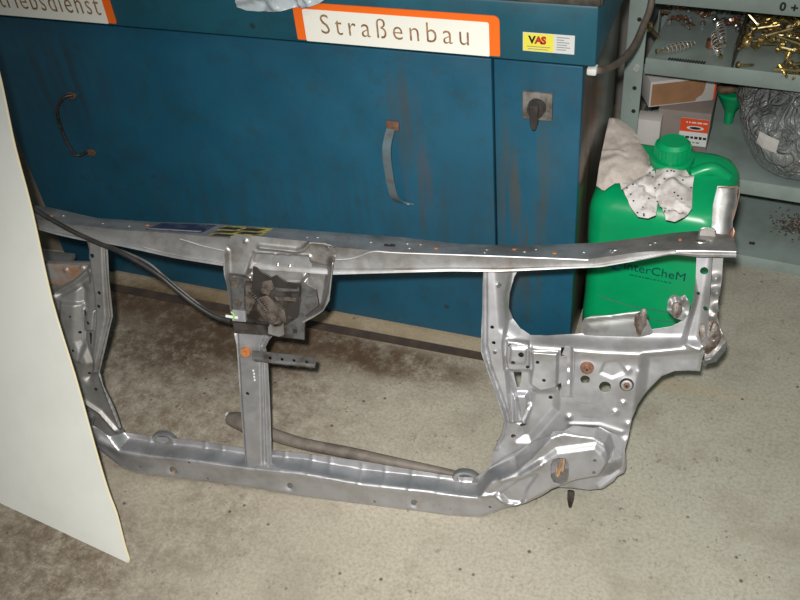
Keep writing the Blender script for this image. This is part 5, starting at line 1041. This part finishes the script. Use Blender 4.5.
fr = Matrix.Translation((0, -.055, 0)) @ Matrix(((1, 0, 0, 0), (0, 0, -1, 0), (0, 1, 0, 0), (0, 0, 0, 1)))
lb_ = prism('label', [(-.006, .018), (.053, .018), (.053, .084), (-.006, .084)], 0, .001, 'paper', e, fr)
prism('orange_field', [(-.006, .052), (.053, .052), (.053, .084), (-.006, .084)], .001, .0014, 'boxred', lb_, fr)
prism('oval_print', circ((.026, .062), .018, 16, .005), .0014, .0018, 'paper', lb_, fr)
prism('oval_print', circ((.026, .062), .012, 16, .0032), .0018, .0021, 'ink', lb_, fr)
word_bars('label_text', .044, .007, 4, 'ink', fr @ Matrix.Translation((.002, .038, .0012)), lb_); word_bars('label_text', .034, .004, 3, 'inkgrey', fr @ Matrix.Translation((.002, .026, .0012)), lb_); word_bars('label_text', .036, .004, 3, 'paper', fr @ Matrix.Translation((.006, .075, .0015)), lb_)
e = sobj('white_carton', 'plain grey white square carton left of the orange labelled box', 'box', -.233, .065, z3, 4)
box('carton_body', (0, 0, .045), (.05, .04, .088), 'cardwhite', e, None, .001)
# green bottle with brown rag
e = sobj('green_funnel', 'green plastic funnel holding a brown scrap, behind the canister cap', 'funnel', -.086, .232, z3 + .002, 0)
bm = bmesh.new(); add_cyl(bm, (0, 0, 0), (0, 0, .03), .010, .012, 16); add_cyl(bm, (0, 0, .03), (0, 0, .075), .012, .034, 20); add_cyl(bm, (0, 0, .075), (0, 0, .082), .035, .035, 20); from_bm('funnel_body', bm, 'green', e)
o = lump('brown_rag', (0, 0, 0), .028, .026, .018, 'darkbrown', None, 12, .5); o.location = sp_(-.086, .232, z3 + .098); tag(o, 'crumpled dark brown scrap lying in the green funnel', 'rag')
# the bag
o = lump('clear_bag', (0, 0, .095), .175, .150, .122, 'bag', None, 31, .15, 5)
for v_ in o.data.vertices:
    v_.co.z = max(v_.co.z, .0095 + .004 * math.sin(v_.co.x * 60) ** 2)
o.location = sp_(.108, .128, z3); tag(o, 'bulging clear plastic bag with white label on the third shelf', 'bag')
bagp = o
# label on bag
lb2 = [(-0.0041,0.3503),(0.0351,0.3471),(0.0335,0.3237),(-0.0060,0.3267)]
bpy.context.view_layer.update()
def on_bag(x_, z_):
    a_ = sp_(x_, -.3, z_ - .13); inv = bagp.matrix_world.inverted(); d_ = (sp_(x_, .15, z_ + .03) - a_).normalized()
    hit, lc, nr, _ = bagp.ray_cast(inv @ a_, d_)
    return (lc + nr * .002, lc + nr * .0032) if hit else (inv @ sp_(x_, .05, z_), inv @ sp_(x_, .048, z_))
gl = []
for iy in range(4):
    for ix in range(4):
        fx, fz = ix / 3, iy / 3
        pt = [(lb2[0][k] * (1 - fx) + lb2[1][k] * fx) * (1 - fz) + (lb2[3][k] * (1 - fx) + lb2[2][k] * fx) * fz for k in (0, 1)]
        gl.append(on_bag(*pt))
V_ = [g[1] for g in gl] + [g[0] for g in gl]
F_ = []
for iy in range(3):
    for ix in range(3): a = iy * 4 + ix; F_ += [(a, a + 1, a + 5, a + 4), (a + 16, a + 20, a + 21, a + 17)]
rim = [0, 1, 2, 3, 7, 11, 15, 14, 13, 12, 8, 4]
F_ += [(rim[i], rim[(i + 1) % 12], rim[(i + 1) % 12] + 16, rim[i] + 16) for i in range(12)]
me_o = mesh('bag_label', V_, F_, 'cardwhite', None, False); me_o.parent = bagp
# grit heap and a bolt on the lowest shelf
z4 = Z4 - .007
bm = bmesh.new(); r_ = random.Random(9)
for i in range(420):
    a = r_.uniform(0, 6.28); q_ = abs(r_.gauss(0, .5)); x_ = .105 + .05 * q_ * math.cos(a); y_ = .145 + .055 * q_ * math.sin(a); h_ = max(0, .012 * (1 - q_))
    p_ = sp_(x_, y_, z4 + .0045 + h_ * r_.random()); d_ = Vector((r_.gauss(0, 1), r_.gauss(0, 1), r_.gauss(0, .5))).normalized() * .0025; add_cyl(bm, p_ - d_, p_ + d_, .0016, .0012, 4)
tag(from_bm('swarf_heap', bm, 'grit'), 'small heap of dark metal swarf on the lowest shelf board', 'swarf', kind='stuff')
c = [(0.0225,0.0539)][0]
bm = bmesh.new(); add_cyl(bm, (-.006, 0, 0), (.006, 0, 0), .003, .003, 8); o = from_bm('small_nut', bm, 'hole'); o.location = sp_(c[0], c[1], z4 + .0035); tag(o, 'tiny black stud lying alone on the lowest shelf board', 'stud')

# thick flexible lead from the cabinet, past the shelf post
LP = [(p[0], y_, p[1]) for p, y_ in zip([(-0.2165,0.6431)] + [(-0.2078,0.6221)] + [(-0.2003,0.5982)] + [(-0.1939,0.5862)] + [(-0.1899,0.5929)] + [(-0.1850,0.6099)] + [(-0.1861,0.6502)], (1.345, 1.40, 1.48, 1.56, 1.62, 1.66, 1.69))]
pts_ = [Vector(gp) + Vector((.004, 0, 0))] + [Vector(p) for p in LP]
o = tube('power_lead', [tuple(p) for p in pts_], .0062, 'brownhose', None, 8, 10)
tag(o, 'thick brown grey power lead curving up from the cabinet past the shelf post', 'cable')

# grey things beyond the cabinet's left end
e = empty('grey_board', (-1.66, YC + .04, 0), 'grey beige board standing against the left end of the cabinet', 'board')
box('board_face', (0, 0, .20), (.28, .02, .40), 'beige', e, RZ(4), .002)
e = empty('grey_block', (-1.46, 1.23, 0), 'light grey block behind the left side of the frame', 'block')
box('block_body', (0, 0, .052), (.16, .05, .10), 'flange', e, RZ(5), .003)
box('block_cap', (0, 0, .106), (.17, .055, .012), 'silver_dirty', e, RZ(5), .002)
